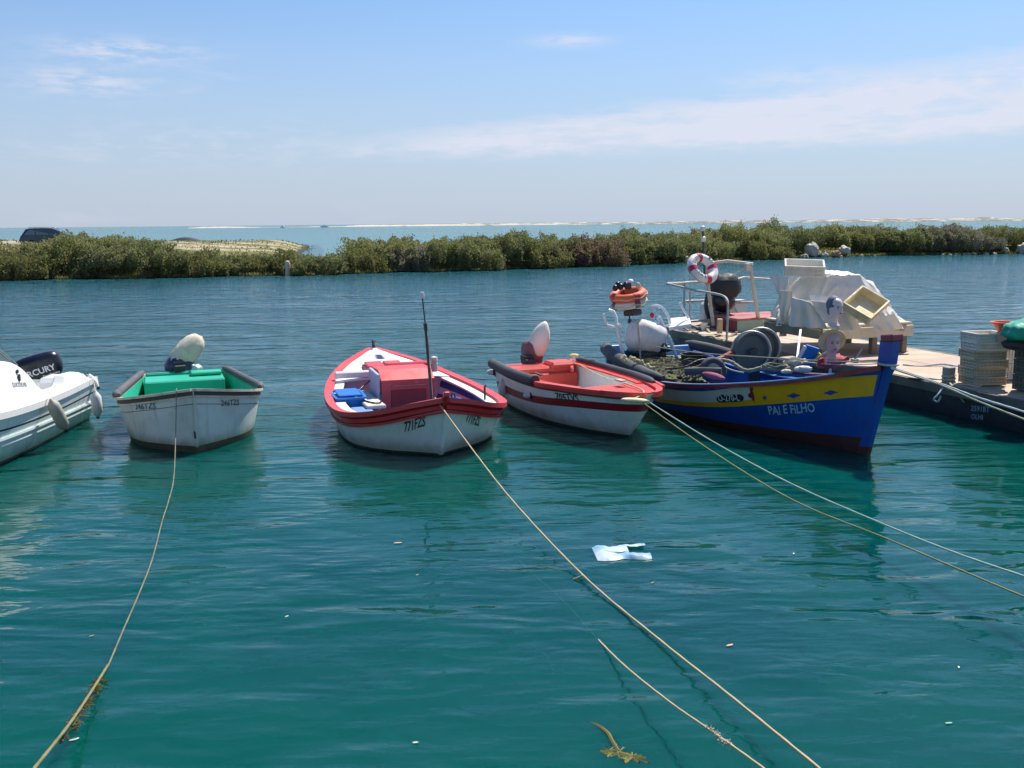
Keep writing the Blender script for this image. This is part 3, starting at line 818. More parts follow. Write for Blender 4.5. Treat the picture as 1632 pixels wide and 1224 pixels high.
for zz in (.20, .27):
    mb = MB(); mb.sweep([h1.pt(t, zz + .16 * t, 1, -.012) for t in h1.ts(0, .6, 20)], [(-.012, -.014), (.012, 0), (-.012, .014)]); mb.build('spray_strake', GELH, b1)
ztop = tab([(-.1, .68), (0, .70), (.5, .73), (.60, .73), (.72, .61), (1.02, .61), (1.3, .63), (1.6, .76), (1.82, .95), (2.15, 1.12), (2.5, 1.21), (3.2, 1.30), (3.8, 1.22), (4.6, 1.08), (5.6, .99)])
mb = MB()
XS = [.02, .2, .4, .6, .66, .7, .74, .8, .9, 1.0, 1.1, 1.2, 1.3, 1.4, 1.5, 1.6, 1.7, 1.8, 1.9, 2.0, 2.1, 2.25, 2.4, 2.8, 3.2, 3.6, 4.0, 4.5, 5.0, 5.3]
for side in (1, -1):
    rings = []
    for x in XS:
        t_ = min(x / 5.6, .97); b = h1.B(t_); z0 = h1.S(t_); zt = ztop(x)
        k = min(1, b / .8)
        yt = (b - .26 * k)
        rings.append([V((x, side * (b - .015), z0 - .01)), V((x, side * (b - .05 * k), z0 + .04)), V((x, side * (b - .15 * k), z0 + (zt - z0) * .30)), V((x, side * (b - .17 * k), z0 + (zt - z0) * .36)), V((x, side * (yt + .03), z0 + (zt - z0) * .9)), V((x, side * yt, zt)), V((x, side * (yt - .12 * k), zt + (.01))), V((x, side * (yt - .16 * k), zt - .06)),
                      V((x, side * max(yt - .17 * k, 0), zt - .55 if x < 3.2 else zt))])
    mb.loft(rings, 0, False)
dm_ = mb.build('deck_moulding', GEL, b1, 28)
bv1 = BVHTree.FromPolygons([v.co.copy() for v in dm_.data.vertices], [tuple(p.vertices) for p in dm_.data.polygons])
mb = MB(); mb.box((.28, .62, .44), (.5, .56, .5), bev=.06); mb.box((.28, -.62, .44), (.5, .56, .5), bev=.06); mb.box((.3, 0, .34), (.3, .8, .3), bev=.05); mb.build('stern_locker', GEL, b1)
mb = MB(); mb.loft([[(3.1, -.82, .2), (3.1, -.82, 1.25), (3.1, .82, 1.25), (3.1, .82, .2)], [(3.2, -.9, .2), (3.2, -.75, 1.32), (3.2, .75, 1.32), (3.2, .9, .2)], [(4.6, -.5, .2), (4.6, -.45, 1.14), (4.6, .45, 1.14), (4.6, .5, .2)], [(5.5, -.06, .2), (5.5, -.05, 1.0), (5.5, .05, 1.0), (5.5, .06, .2)]], 0, True, True); mb.build('cabin', GEL, b1, 30)
MB().box((1.9, 0, .18), (3.0, 1.5, .04)).build('cockpit_sole', GEL, b1)
WG = NT('windscreen_glass'); g_ = WG.new('ShaderNodeBsdfGlossy'); g_.inputs['Roughness'].default_value = .03
tr_ = WG.new('ShaderNodeBsdfTransparent'); tr_.inputs[0].default_value = (.42, .5, .52, 1); mx_ = WG.new('ShaderNodeMixShader'); mx_.inputs[0].default_value = .22
WG.l.new(tr_.outputs[0], mx_.inputs[1]); WG.l.new(g_.outputs[0], mx_.inputs[2]); WG.l.new(mx_.outputs[0], WG.out.inputs[0])
fr1 = []
for side in (1, -1):
    A = V((2.02, .80 * side, 1.09)); B_ = V((2.50, .74 * side, 1.42)); C_ = V((3.05, .60 * side, 1.74)); D_ = V((3.35, .76 * side, 1.30))
    wsn = MB().tube(bez([A, B_, C_], 6), .016, 8).tube([A, D_], .014, 8).tube([C_, D_], .016, 8).build('windscreen_frame', STEEL, b1)
    MB().loft([[A, A + V((.01, 0, 0))], [B_, (A + D_) / 2], [C_, D_]], 0, False).build('pane', WG.m, wsn)
f_ = MB().tube([(3.05, -.6, 1.74), (3.05, .6, 1.74)], .016, 8).build('windscreen_frame', STEEL, b1)
MB().add([(3.05, -.6, 1.74), (3.05, .6, 1.74), (3.35, .76, 1.3), (3.35, -.76, 1.3)], [(0, 1, 2, 3)]).build('pane', WG.m, f_)
def side1(x, k):   # point on the outer face of the coaming
    t_ = x / 5.6; b = h1.B(t_); z0 = h1.S(t_); zt = ztop(x); return V((x, b - .17 + (-.06) * k, z0 + (zt - z0) * (.36 + .54 * k)))
a_, c_ = side1(2.45, .12), side1(1.75, .12)
decal('lettering', 'QUICKSILVER', a_ + V((0, .0, .02)), c_ - a_ + V((0, 0, .03)), (0, -.12, 1), (0, 1, .12), .055, M_('grey_print', (.16, .17, .2), .5, .1), b1, bv1, width=.42, off=.005)
for k_ in (.55, .82):
    q = side1(2.22, k_); MB().box(q + V((0, .012, 0)), (.05, .02, .05 if k_ > .6 else .09), bev=.008).build('vent', DARKM, b1)
MB().beam(side1(.98, .15) + V((0, .03, -.02)), side1(.45, .10) + V((0, .035, -.03)), .012, .012).build('trim_line', LINE, b1)
om = outboard(b1, (-.28, -.02, .40), 0, 0, 1.0)
cw = MB()
def cowl_fn(d):
    return 1 / (abs(d.x) ** 4.2 + abs(d.y) ** 4.2 + abs(d.z) ** 4.2) ** (1 / 4.2)
cw.ell((0, 0, 0), (.37, .20, .22), None, 28, 0, lambda d: cowl_fn(d) * (1 - .12 * max(0, d.x)) * (1 - .10 * max(0, -d.z)))
cowl = cw.build('cowling', M_('navy_black_gloss', (.010, .012, .022), .22, .2, (.05, .05, .07), streak=0), om, 50)
cc = loc(b1, at(63, 586, 14.75)); Mx = Matrix.Translation(cc) @ Matrix.Rotation(RAD(88 + 22), 4, 'Z') @ Matrix.Rotation(RAD(-16), 4, 'Y')
om_inv = om.matrix_basis.inverted()
cowl.matrix_local = om_inv @ Mx
WHP = M_('white_print', (.8, .8, .8), .4, .1, streak=0)
ct = decal('lettering', 'MERCURY', (-.33, -.205, -.07), (1, 0, .0), (0, 0, 1), (0, -1, 0), .088, WHP, om, None, width=.56, off=.006)
ct.matrix_local = om_inv @ Mx
ct = decal('lettering', 'FourStroke', (.02, -.205, -.135), (1, 0, .0), (0, 0, 1), (0, -1, 0), .032, WHP, om, None, width=.24, off=.006)
ct.matrix_local = om_inv @ Mx
FEND = M_('fender_white', (.78, .76, .72), .5, .3, (.5, .47, .4), 4, .1)
FENDD = M_('fender_dirty', (.42, .38, .30), .6, .9, (.14, .12, .09), 5, .2)
fender('fender', 'dirty cylindrical fender leaning on the motorboat\'s side', at(81, 638, 12.22), at(104, 684, 12.42), .078, FENDD, at(76, 618, 12.5))
fender('fender', 'clean white cylindrical fender hanging at the motorboat\'s stern corner', at(152, 624, 13.75), at(156, 664, 13.75), .072, FEND, at(146, 600, 14.0))
fender('fender', 'small white fender lying on the motorboat\'s stern corner', at(143, 598, 14.15), at(156, 617, 14.1), .05, FEND, at(138, 597, 14.2))

# ================================================================== DINGHY WITH THE GREEN INSIDE
D2 = M_('dinghy_grey_white', (.66, .71, .66), .5, .5, (.38, .39, .30), 2.2, .2, streak=.55, scum=0.85, chips=.12, chipcol=(.16, .17, .13))
GREEN = M_('turquoise_green', (.025, .44, .28), .45, .4, (.01, .24, .15), 3, .1, streak=.1, chips=.1, chipcol=(.3, .42, .33))
ALG = M_('algae_band', (.05, .055, .025), .8, .7, (.02, .02, .012), 4, .3)
CREAM = M_('cream_strake', (.66, .60, .47), .6, .5, (.2, .16, .11), 6, .3, chips=.3, chipcol=(.12, .1, .07))
DKW = M_('dark_weathered', (.07, .06, .055), .8, .5, (.16, .14, .11), 6, .3)
b2 = thing('dinghy', 'grey-white dinghy with a turquoise green inside, bow to the camera', 'boat', (-5.24, 15.55, 0), -70, 'boats moored in the channel')
h2 = Hull(3.78, tab([(0, .60), (.3, .78), (.55, .90), (.72, .90), (.84, .71), (.93, .36), (1, .010)]), tab([(0, .50), (.5, .52), (.75, .60), (.88, .69), (1, .81)]), tab([(0, -.2), (.85, -.22), (1, -.2)]), tab([(0, .10), (.7, .12), (.9, .10), (1, .1)]), bow=.03)
h2.shell('hull', [(lambda t: .055 + .03 * t, 1), (h2.S, 0)], [D2, ALG], b2, 4)
h2.inner('inner_hull', .10, [GREEN], b2, .02, .90)
S2 = h2.S
mb = MB(); h2.rail(mb, [(-.045, -.02), (.028, -.022), (.03, .008), (-.045, .012)]); mb.build('gunwale', CREAM, b2)
mb = MB(); h2.rail(mb, [(-.01, -.075), (.012, -.075), (.012, -.02), (-.01, -.02)]); mb.build('gunwale_band', DKW, b2)
mb = MB(); h2.rail(mb, [(-.01, -.10), (.026, -.098), (.026, -.076), (-.01, -.074)]); mb.build('rubbing_strake', CREAM, b2)
mb = MB()
for s_ in (1, -1): mb.tube([h2.pt(t, h2.S(t) - .185, s_, -.0015) for t in h2.ts(0, 1, 44)], .0045, 5)
mb.build('seam_line', M_('rust_line', (.22, .12, .09), .8, .5), b2)
mb = MB(); mb.box((.02, 0, .47), (.05, 1.20, .09)); mb.box((.05, 0, .3), (.03, 1.14, .4)); mb.build('transom', GREEN, b2)
mb = MB(); mb.box((.68, -.02, .31), (.62, 1.16, .40), bev=.02); mb.build('stern_bench', GREEN, b2)
mb = MB(); mb.box((.52, .31, .545), (.26, .46, .055), bev=.015); mb.build('seat_board', GREEN, b2)
mb = MB(); mb.box((1.9, 0, .38), (.26, 1.75, .04), bev=.01); mb.build('thwart', GREEN, b2)
for s_ in (1, -1):
    mb = MB(); P = [h2.sheer(t, s_, .01, .035) for t in h2.ts(.0, .74, 20)]
    mb.tube(P, [.025 + .030 * min(1, i / 2) * min(1, (20 - i) / 1.5 + .1) for i in range(21)], 12); mb.build('gunwale_fender', MAUVE, b2)
MB().tube([h2.pt(1, z, 1) + V((.012, 0, 0)) for z in (.08, .2, .3, .5, .70)], .02, 6).build('stem_band', D2, b2)
MB().box((3.80, 0, .235), (.03, .045, .10), bev=.01).build('bow_eye', DARKM, b2)
PRN = M_('dark_lettering', (.09, .10, .11), .7, .5, (.3, .32, .3), 20, 0)
q = .94
decal('registration_number', '246TZS', (3.18, -.68, .50), (.80, .60, 0.12), (0, 0, 1), (.60, -.80, 0), .075, PRN, b2, h2.bvh, width=.36, wob=.05)
decal('registration_number', '246TZS', (3.56, .36, .53), (-.80, .60, -.12), (0, 0, 1), (.60, .80, 0), .075, PRN, b2, h2.bvh, width=.32, wob=.05)
om = outboard(b2, (.0, -.06, .55), 12, 0, .9, DARKM)
c2 = loc(b2, at(297, 562, 15.85)); lo_, hi_ = loc(b2, at(277, 584, 15.7)), loc(b2, at(318, 538, 15.95))
q_ = (hi_ - lo_).to_track_quat('X', 'Z'); inv = om.matrix_basis.inverted()
cb = MB().ell((0, 0, 0), (.345, .17, .185), None, 32, 0, lambda d: (1 / (abs(d.x) ** 2.4 + abs(d.y) ** 2.4 + abs(d.z) ** 2.4) ** (1 / 2.4)) * (1 + .03 * math.sin(d.y * 20 + d.z * 9 + 3 * noise.noise(d * 2)) + .07 * noise.noise(d * 3.5) + .04 * noise.noise(d * 8)))
cv = cb.build('cover', CLOTH, om, 60); cv.matrix_local = inv @ Matrix.Translation(c2) @ q_.to_matrix().to_4x4()
cb = MB().ell((-.17, 0, -.03), (.235, .172, .188), None, 24, 0, lambda d: 1.03 / (abs(d.x) ** 2.6 + abs(d.y) ** 2.6 + abs(d.z) ** 2.6) ** (1 / 2.6))
NAVY = M_('navy_cowl', (.035, .04, .11), .35, .3, (.015, .03, .07))
cv = cb.build('cowling', NAVY, om, 60); cv.matrix_local = inv @ Matrix.Translation(c2) @ q_.to_matrix().to_4x4() @ Matrix.Translation((-.035, .015, -.012))
mb = MB(); mb.tube([loc(b2, at(308, 583, 15.6)), loc(b2, at(318, 591, 15.3))], .03, 8).box(loc(b2, at(316, 586, 15.35)), (.12, .09, .07), (10, 20, 30)); mb.build('tiller', M_('white_plastic', (.75, .75, .72), .4, .3), b2)

# ================================================================== DOUBLE-ENDED BOAT 771FZS
W3 = M_('white_hull_paint', (.78, .85, .80), .4, .3, (.50, .56, .48), 2.0, .12, streak=.35, scum=0.6, chips=.03)  # white with a green tint put in for light bounced off the water
W3D = M_('white_deck_paint', (.82, .80, .80), .5, .25, (.55, .50, .47), 3, .15, streak=.05, chips=.04, chipcol=(.4, .35, .3))
RED3 = M_('red_gunwale', (.55, .022, .028), .35, .5, (.26, .014, .018), 3.5, .15, streak=.2, chips=.15, chipcol=(.52, .24, .2))
RED3T = M_('red_sunlit', (.60, .055, .06), .42, .4, (.52, .11, .10), 4, .15, streak=.05, chips=.08, chipcol=(.60, .30, .27))  # pinker red: overexposed look of the sunlit tops put into the colour
BLUE3 = M_('blue_inside', (.02, .09, .36), .5, .4, (.03, .06, .18), 3, .1)
b3 = thing('double_ended_boat', 'white double-ended boat with red gunwale and a tall thin antenna', 'boat', (-2.3, 16.35, 0), -73, 'boats moored in the channel')
h3 = Hull(4.86, tab([(0, .02), (.06, .28), (.15, .58), (.3, .86), (.5, 1.04), (.68, 1.10), (.82, 1.03), (.91, .79), (.965, .42), (1, .02)]), tab([(0, .72), (.1, .63), (.3, .50), (.5, .45), (.7, .43), (.84, .46), (.93, .56), (1, .75)]), tab([(0, .0), (.15, -.25), (.85, -.25), (1, -.02)]), tab([(0, .6), (.2, .25), (.5, .12), (.8, .14), (.93, .3), (1, .5)]), bow=.38, stern=.2)
S3 = h3.S
h3.shell('hull', [(lambda t: .03, 1), (lambda t: S3(t) - .14, 0), (h3.S, 2)], [W3, ALG, RED3], b3, 4, 60)
h3.inner('inner_hull', .08, [BLUE3, W3D], b3, .30, .965, 0, 1, split=lambda k: (0, 1, 0, 1)[k])
mb = MB(); h3.rail(mb, [(-.07, -.03), (.04, -.035), (.055, -.01), (.04, .022), (-.07, .03)], n=60); mb.build('gunwale', RED3T, b3)
mb = MB(); h3.rail(mb, [(-.01, -.115), (.022, -.11), (.03, -.09), (.022, -.07), (-.01, -.065)], n=60); mb.build('rubbing_strake', RED3, b3)
mb = MB(); h3.rail(mb, [(-.01, -.165), (.018, -.16), (.018, -.14), (-.01, -.135)], n=60); mb.build('rubbing_strake', RED3, b3)
h3.deck('stern_deck', W3D, b3, .015, .355, lambda t: 0, dz=.0, camber=.05)
h3.deck('side_deck', W3D, b3, .355, .955, lambda t: max(h3.B(t) - .19, 0), dz=-.012, camber=.01, edge=.03)
# stem and stern posts
MB().sweep([h3.pt(1, z, 1) + V((.0, 0, 0)) for z in (.02, .2, .4, .6)], [(-.03, 0), (.03, 0)]).tube([h3.pt(1, z, 1) + V((.015, 0, 0)) for z in (.06, .2, .4, .56)], .028, 8).build('stem', W3, b3)
MB().box(h3.pt(1, .77, 1) + V((.0, 0, .04)), (.09, .075, .07), (0, -10, 0), bev=.015).build('stem_head', RED3, b3)
MB().beam((-.03, 0, .55), (-.07, 0, .88), .03, .05).beam((-.07, 0, .88), (.02, 0, .80), .02, .03).build('stern_post', DARKM, b3)
MB().box((4.8, 0, .665), (.34, .30, .04), (0, -12, 0), bev=.01).build('breasthook', RED3T, b3)
for sgn in (1, -1):
    MB().box((1.22, sgn * .145 - .05, .645), (.44, .27, .045), (0, 2, 0), bev=.012).build('hatch_lid', RED3T, b3)
MB().box((1.22, -.05, .60), (.50, .62, .06), bev=.012).build('hatch_frame', M_('maroon_frame', (.25, .02, .03), .5, .3), b3)
MB().box((1.66, -.12, .58), (.09, 1.50, .10), bev=.02).build('deck_beam', W3D, b3)
MB().box((1.74, .22, .66), (.16, .66, .15), bev=.02).build('coaming', RED3, b3)
# engine box: flat top, sloping shoulder, upright front
x0, x1, x2 = 2.02, 2.55, 2.80; yb0, yb1 = -.36, .40
mb = MB(); mb.loft([[(x0, y, .12), (x0, y, .74), (x1, y, .76), (x2, y, .64), (x2 + .01, y, .12)] for y in (yb0, yb0 + .01, yb1 - .01, yb1)], 0, True, True)
eb = mb.build('engine_box', RED3T, b3, 20)
MB().beam((x2 + .015, yb0 + .14, .56), (x2 + .015, yb1 - .12, .56), .02, .02).build('handle', M_('pink_batten', (.62, .16, .13), .5, .3), eb)
MB().box((x2 + .012, .02, .33), (.015, .5, .34), bev=.006).build('front_panel', M_('red_front_shade', (.30, .014, .018), .45, .3), eb)  # darker red panel: shade on the box front put into the colour
MB().box((2.42, yb0 - .035, .42), (.72, .05, .62), bev=.01).build('side_panel', M_('pale_panel', (.45, .44, .55), .6, .4), b3)
# thwart plank, blue tubs
MB().box((2.75, -.56, .38), (1.25, .26, .05), (0, 0, 3), bev=.01).build('side_bench', M_('beige_bench', (.66, .60, .50), .7, .4), b3)
TUB = M_('blue_plastic', (.01, .16, .55), .4, .2, (.01, .1, .32), 3, .08)
tb = thing('plastic_tub', 'bright blue plastic tub inside the double-ended boat', 'tub', b3.matrix_basis @ V((2.70, -.82, .12)), -73)
mb = MB(); mb.loft([[(x * k * a, y * k * b, z) for x, y in ((-1, -1), (0, -1.08), (1, -1), (1.08, 0), (1, 1), (0, 1.08), (-1, 1), (-1.08, 0))] for a, b, z, k in ((.26, .15, 0, 1), (.32, .19, .32, 1), (.35, .21, .325, 1), (.35, .21, .35, 1), (.31, .175, .35, 1), (.24, .13, .05, 1))], 0, True, True); mb.build('shell', TUB, tb, 30)
MB().box((0, 0, .365), (.56, .32, .03), bev=.01).build('lid', TUB, tb)
tb = thing('plastic_box', 'pale blue box behind the bright blue tub in the double-ended boat', 'box', b3.matrix_basis @ V((3.35, -.72, .10)), -73)
MB().box((0, 0, .13), (.42, .30, .26), bev=.03).build('body', M_('pale_blue', (.16, .30, .50), .5, .3), tb)
tb = thing('plastic_canister', 'small dark blue canister right of the red engine box', 'canister', b3.matrix_basis @ V((2.75, .68, .10)), -60)
MB().box((0, 0, .12), (.30, .22, .24), bev=.04).tube([(-.06, 0, .24), (-.04, 0, .29), (.04, 0, .29), (.06, 0, .24)], .012, 6).build('body', M_('navy_plastic', (.01, .05, .22), .4, .2), tb)
rope('cable', 'dark cable looped over the white bench of the double-ended boat', [b3.matrix_basis @ V(p) for p in ((2.15, -.42, .55), (2.4, -.62, .45), (2.9, -.66, .42), (3.3, -.50, .42), (2.95, -.38, .44), (2.5, -.40, .5))], .010, BLACK, 'cable')
# antenna
p0 = loc(b3, at(690, 632, 12.55)); p1 = loc(b3, at(673, 472, 12.3)); pm = p0 + (p1 - p0) * .72; pq = p0 + (p1 - p0) * .05
p0 = V((p0.x, p0.y, p0.z - .38))
aa = MB().tube([p0, pm], .017, 8).tube([pm, p1], .009, 8).tube([pm - (p1 - pm) * .18, pm + (p1 - pm) * .06], .024, 8).build('antenna_mast', DARKM, b3)
MB().lathe([(.0, -.03), (.024, -.025), (.028, .02), (.02, .05), (0, .055)], Matrix.Translation(p1), 12).build('mast_light', M_('lamp_white', (.75, .75, .72), .3, .2), aa)
dv = (p1 - p0).normalized()
MB().tube(wavy([p0 + (p1 - p0) * k + V((0, .022, 0)) for k in [i / 24 for i in range(3, 18)]], .01, 2, 6), .006, 5).build('halyard', ROPEW, aa)
mb = MB(); mb.lathe([(.05, 0), (.055, .12), (.03, .15), (.06, .17), (.05, .22), (0, .24)], Matrix.Translation((1.80, .62, .58)), 12); mb.build('exhaust_cap', M_('stone_white', (.62, .55, .5), .6, .6), b3)
MB().tube([(3.55, .93, .42), (3.55, .93, .60), (3.6, .93, .62)], .014, 6).build('cleat', DARKM, b3)
PR3 = M_('black_lettering', (.03, .035, .04), .7, .4, (.25, .27, .27), 25, 0)
def on_hull(b, h, u, v):
    """local point of boat b's hull seen at (u, v)"""
    d = b.matrix_basis.inverted(); o_ = d @ V((0, 0, CAM_H)); p = d @ at(u, v, 10.0); dr = (p - o_).normalized()
    q_ = h.bvh.ray_cast(o_, dr, 40); return q_[0] if q_[0] is not None else p
def hull_text(b, h, s_, p0, p1, hpx, mat, wob=.05, off=.008, name='registration_number', shear=0):
    """lettering painted along the hull between two points, each vertex laid on the planking"""
    vs, fs = text_mesh(s_); x0 = min(p.x for p in vs); x1 = max(p.x for p in vs); y1 = max(p.y for p in vs)
    a, c = on_hull(b, h, *p0), on_hull(b, h, *p1); u = (c - a); w_ = u.length; u = u.normalized()
    n = V((u.y, -u.x, 0)).normalized(); n = n if n.dot(b.matrix_basis.inverted() @ V((0, 0, CAM_H)) - a) > 0 else -n
    hm = (on_hull(b, h, p0[0], p0[1]) - on_hull(b, h, p0[0], p0[1] - hpx)).length
    out = []
    for p in vs:
        q = a + u * ((p.x - x0) / (x1 - x0) * w_ + shear * p.y / y1 * hm) + V((0, 0, p.y / y1 * hm + wob * hm * math.sin(p.x * 3.1 + 1)))
        r_ = h.bvh.ray_cast(q + n * .8, -n, 2.0)
        out.append((r_[0] if r_[0] is not None else q) + n * off)
    return MB().add(out, fs).build(name, mat, b, 0, clean=False)
hull_text(b3, h3, '771FZS', (645, 689), (678, 678), 13, PR3, shear=.3)
hull_text(b3, h3, '771FZS', (741, 672), (762, 679), 12, PR3, shear=-.2)

# ================================================================== SMALL BOAT WITH THE RED DECK 705TVS
RED4 = M_('orange_red_deck', (.62, .062, .045), .4, .35, (.42, .035, .03), 3, .12, streak=.05, chips=.12, chipcol=(.66, .30, .24))
RED4S = M_('red_stripe', (.33, .012, .02), .4, .3, (.2, .02, .02))
W4 = M_('white_boat_paint', (.80, .86, .82), .4, .35, (.42, .45, .42), 2.5, .12, streak=.35, scum=0.6, chips=.05)  # green tint in the white imitates the water's bounce light
b4 = thing('rowing_boat', 'small white boat with an orange-red deck and dark red side stripe', 'boat', (.34, 15.65, 0), -68.2, 'boats moored in the channel')
h4 = Hull(3.22, tab([(0, .66), (.3, .74), (.6, .71), (.8, .56), (.92, .38), (.975, .22), (1, .06)]), tab([(0, .58), (.5, .57), (.8, .61), (1, .66)]), tab([(0, -.2), (.8, -.2), (1, .0)]), tab([(0, .12), (.5, .16), (.8, .34), (1, .55)]), bow=.78)
zs0 = tab([(0, .20), (.5, .25), (1, .40)]); zs1 = tab([(0, .33), (.5, .36), (1, .51)])
h4.shell('hull', [(lambda t: .035, 2), (zs0, 0), (zs1, 1), (h4.S, 0)], [W4, RED4S, ALG], b4, 3, 50)
h4.inner('inner_hull', .12, [W4], b4, .02, .86)
mb = MB(); h4.rail(mb, [(-.02, -.075), (.018, -.072), (.022, -.05), (-.02, -.045)], n=50); mb.build('rub_band', M_('black_band', (.03, .03, .035), .6, .4), b4)
mb = MB(); h4.rail(mb, [(-.05, -.045), (.030, -.045), (.034, .02), (-.05, .028)], n=50); mb.build('gunwale', RED4, b4)
h4.deck('side_deck', RED4, b4, .0, .80, lambda t: h4.B(t) - .15, dz=.005, camber=.004, edge=.03)
h4.deck('foredeck', RED4, b4, .80, .985, lambda t: 0, dz=-.015, camber=.02, edge=.03)
mb = MB(); h4.rail(mb, [(-.11, .0), (-.06, .0), (-.06, .035), (-.11, .035)], .6, .92, n=24); mb.build('deck_lip', RED4, b4)
mb = MB(); mb.box((.20, 0, .46), (.34, 1.16, .20), bev=.03); mb.box((.22, .36, .56), (.36, .42, .12), bev=.04); mb.box((-.0, 0, .48), (.06, 1.30, .2), bev=.02); mb.box((.40, 0, .30), (.06, 1.2, .32), bev=.02); mb.build('stern_bench', RED4, b4)
for sgn in (1, -1):
    MB().beam((.10, sgn * .62, .60), (.55, sgn * .44, .50), .05, .05).build('knee', RED4, b4)
MB().box((2.54, 0, .40), (.05, .80, .34), bev=.01).build('bulkhead', W4, b4)
MB().box((1.35, 0, .14), (1.7, .95, .03)).build('floor_board', M_('bright_floor', (.82, .80, .76), .5, .3), b4)
mb = MB(); P = [h4.sheer(t, -1, .035, .03) for t in h4.ts(.0, .57, 18)]; P = [P[0] + V((-.05, .04, -.05))] + P
mb.tube(P, [.05] + [.078] * 17 + [.078, .078], 14); mb.build('gunwale_fender', RUB, b4)
mb = MB(); P = [h4.sheer(t, 1, .035, .03) for t in h4.ts(.05, .86, 22)]
mb.tube(P, [.03] + [.06] * 20 + [.055, .03], 12); mb.build('gunwale_fender', RUB, b4)
MB().box((1.60, -.60, .66), (.24, .05, .02), bev=.004).build('number_plate', M_('black_plate', (.03, .03, .035), .5, .2), b4)
hull_text(b4, h4, '705TVS', (887, 637), (924, 640), 10, PR3)
MB().box((2.85, .06, .705), (.16, .10, .02), bev=.004).build('deck_cleat', GALV, b4)
om = outboard(b4, (.0, -.05, .58), 0, 0, .9, DARKM)
inv = om.matrix_basis.inverted()
lo_, hi_ = loc(b4, at(848, 573, 15.95)), loc(b4, at(866, 520, 15.9)); c4 = (lo_ + hi_) / 2
q_ = (hi_ - lo_).to_track_quat('Z', 'Y').to_matrix().to_4x4()
cv = MB().lathe([(.10, -.28), (.155, -.24), (.17, -.1), (.165, .04), (.12, .18), (.06, .28), (.015, .32)], None, 20).build('cover', M_('cream_bag', (.80, .76, .66), .85, .3, (.5, .45, .38), 5, .4), om, 60)
cv.matrix_local = inv @ Matrix.Translation(c4 + V((0, .03, .05))) @ q_
cv = MB().ell((0, 0, 0), (.19, .15, .20), None, 20, 0, cowl_fn).build('cowling', M_('maroon_cowl', (.20, .07, .075), .5, .4, (.35, .2, .2)), om, 60)
cv.matrix_local = inv @ Matrix.Translation(loc(b4, at(848, 562, 15.98)))
fender('fender', 'white round-ended fender hanging at the red-decked boat\'s stern quarter', at(800, 606, 15.0), at(802, 632, 15.0), .07, FEND, at(806, 596, 15.05))
def ball_buoy(u, v, y, lab, tail):
    o = thing('ball_fender', lab, 'fender', at(u, v, y), group='small buoys on the red-decked boat\'s side')
    MB().ell((0, 0, 0), (.055, .055, .06), None, 14).build('float', M_('black_float', (.015, .016, .03), .4, .3), o)
    MB().lathe([(.02, 0), (.045, .02), (.04, .1), (.02, .13)], Matrix.Rotation(RAD(-90), 4, 'Y'), 12).build('cap', FEND, o)
    MB().tube([(0, 0, .05), (-.02, .05, .20)], .006, 5).build('rope', ROPEW, o)
ball_buoy(848, 630, 13.95, 'white and black buoy hanging amidships on the red-decked boat', 0)
ball_buoy(789, 593, 15.45, 'white and black buoy at the stern corner of the red-decked boat', 0)
o = thing('yellow_float', 'small yellow float on a stick above the red-decked boat\'s far side', 'float', at(915, 566, 15.4))
MB().ell((0, 0, 0), (.075, .05, .025), None, 12).build('disc', M_('yellow_foam', (.75, .62, .18), .7, .3), o)
MB().tube([(0, 0, -.13), (0, 0, 0)], .014, 6).build('stick', FEND, o)
o = tag(MB().ell((0, 0, 0), (.19, .055, .032), (0, 6, 12), 16, 0, lambda d: 1 + .12 * noise.noise(d * 3)).build('foam_wedge', M_('pale_yellow_foam', (.78, .68, .38), .8, .4), None), 'pale yellow foam pad tied under the bow of the red-decked boat', 'foam pad')
o.location = at(1012, 638, 12.05)
# ================================================================== BLUE AND YELLOW FISHING BOAT
BL5 = M_('royal_blue', (.003, .080, .38), .32, .45, (.004, .022, .13), 2.2, .12, streak=.3, chips=.05, chipcol=(.02, .1, .3))
YE5 = M_('ochre_yellow', (.80, .42, .006), .4, .4, (.42, .26, .02), 3, .12, streak=.25)
WH5 = M_('white_band', (.62, .64, .60), .45, .4, (.40, .42, .36), 3, .12)
MR5 = M_('maroon_rail', (.20, .012, .03), .35, .45, (.34, .10, .10), 5, .15, chips=.1, chipcol=(.45, .22, .2))
AF5 = M_('antifouling', (.055, .016, .014), .75, .7, (.018, .014, .012), 3, .3)
LB5 = M_('light_blue', (.17, .42, .72), .5, .4, (.08, .22, .42), 3, .1)
MB5 = M_('mid_blue_inside', (.012, .13, .45), .55, .9, (.03, .06, .10), 4, .2, streak=.5, chips=.2, chipcol=(.12, .13, .10))
b5 = thing('fishing_boat', 'blue and yellow wooden fishing boat with a tall blue stem post', 'boat', (2.3, 16.6, 0), -68.8, 'boats moored in the channel')
h5 = Hull(5.36, tab([(0, .74), (.12, .92), (.3, 1.04), (.45, 1.07), (.62, 1.0), (.76, .78), (.88, .44), (.95, .2), (1, .03)]), tab([(0, .66), (.12, .62), (.3, .53), (.45, .53), (.62, .62), (.78, .76), (.9, .92), (1, 1.12)]), tab([(0, -.25), (.85, -.3), (1, -.2)]), tab([(0, .3), (.3, .26), (.5, .32), (.7, .46), (.88, .62), (1, .7)]), bow=.26)
S5 = h5.S
za = tab([(0, .06), (.35, .07), (.6, .09), (.85, .15), (1, .21)]); zb = tab([(0, .12), (.3, .13), (.6, .28), (.8, .48), (1, .75)])
zc = tab([(0, .17), (.3, .18), (.6, .345), (.8, .56), (1, .82)]); zd = tab([(0, .40), (.3, .38), (.6, .505), (.8, .76), (1, 1.01)])
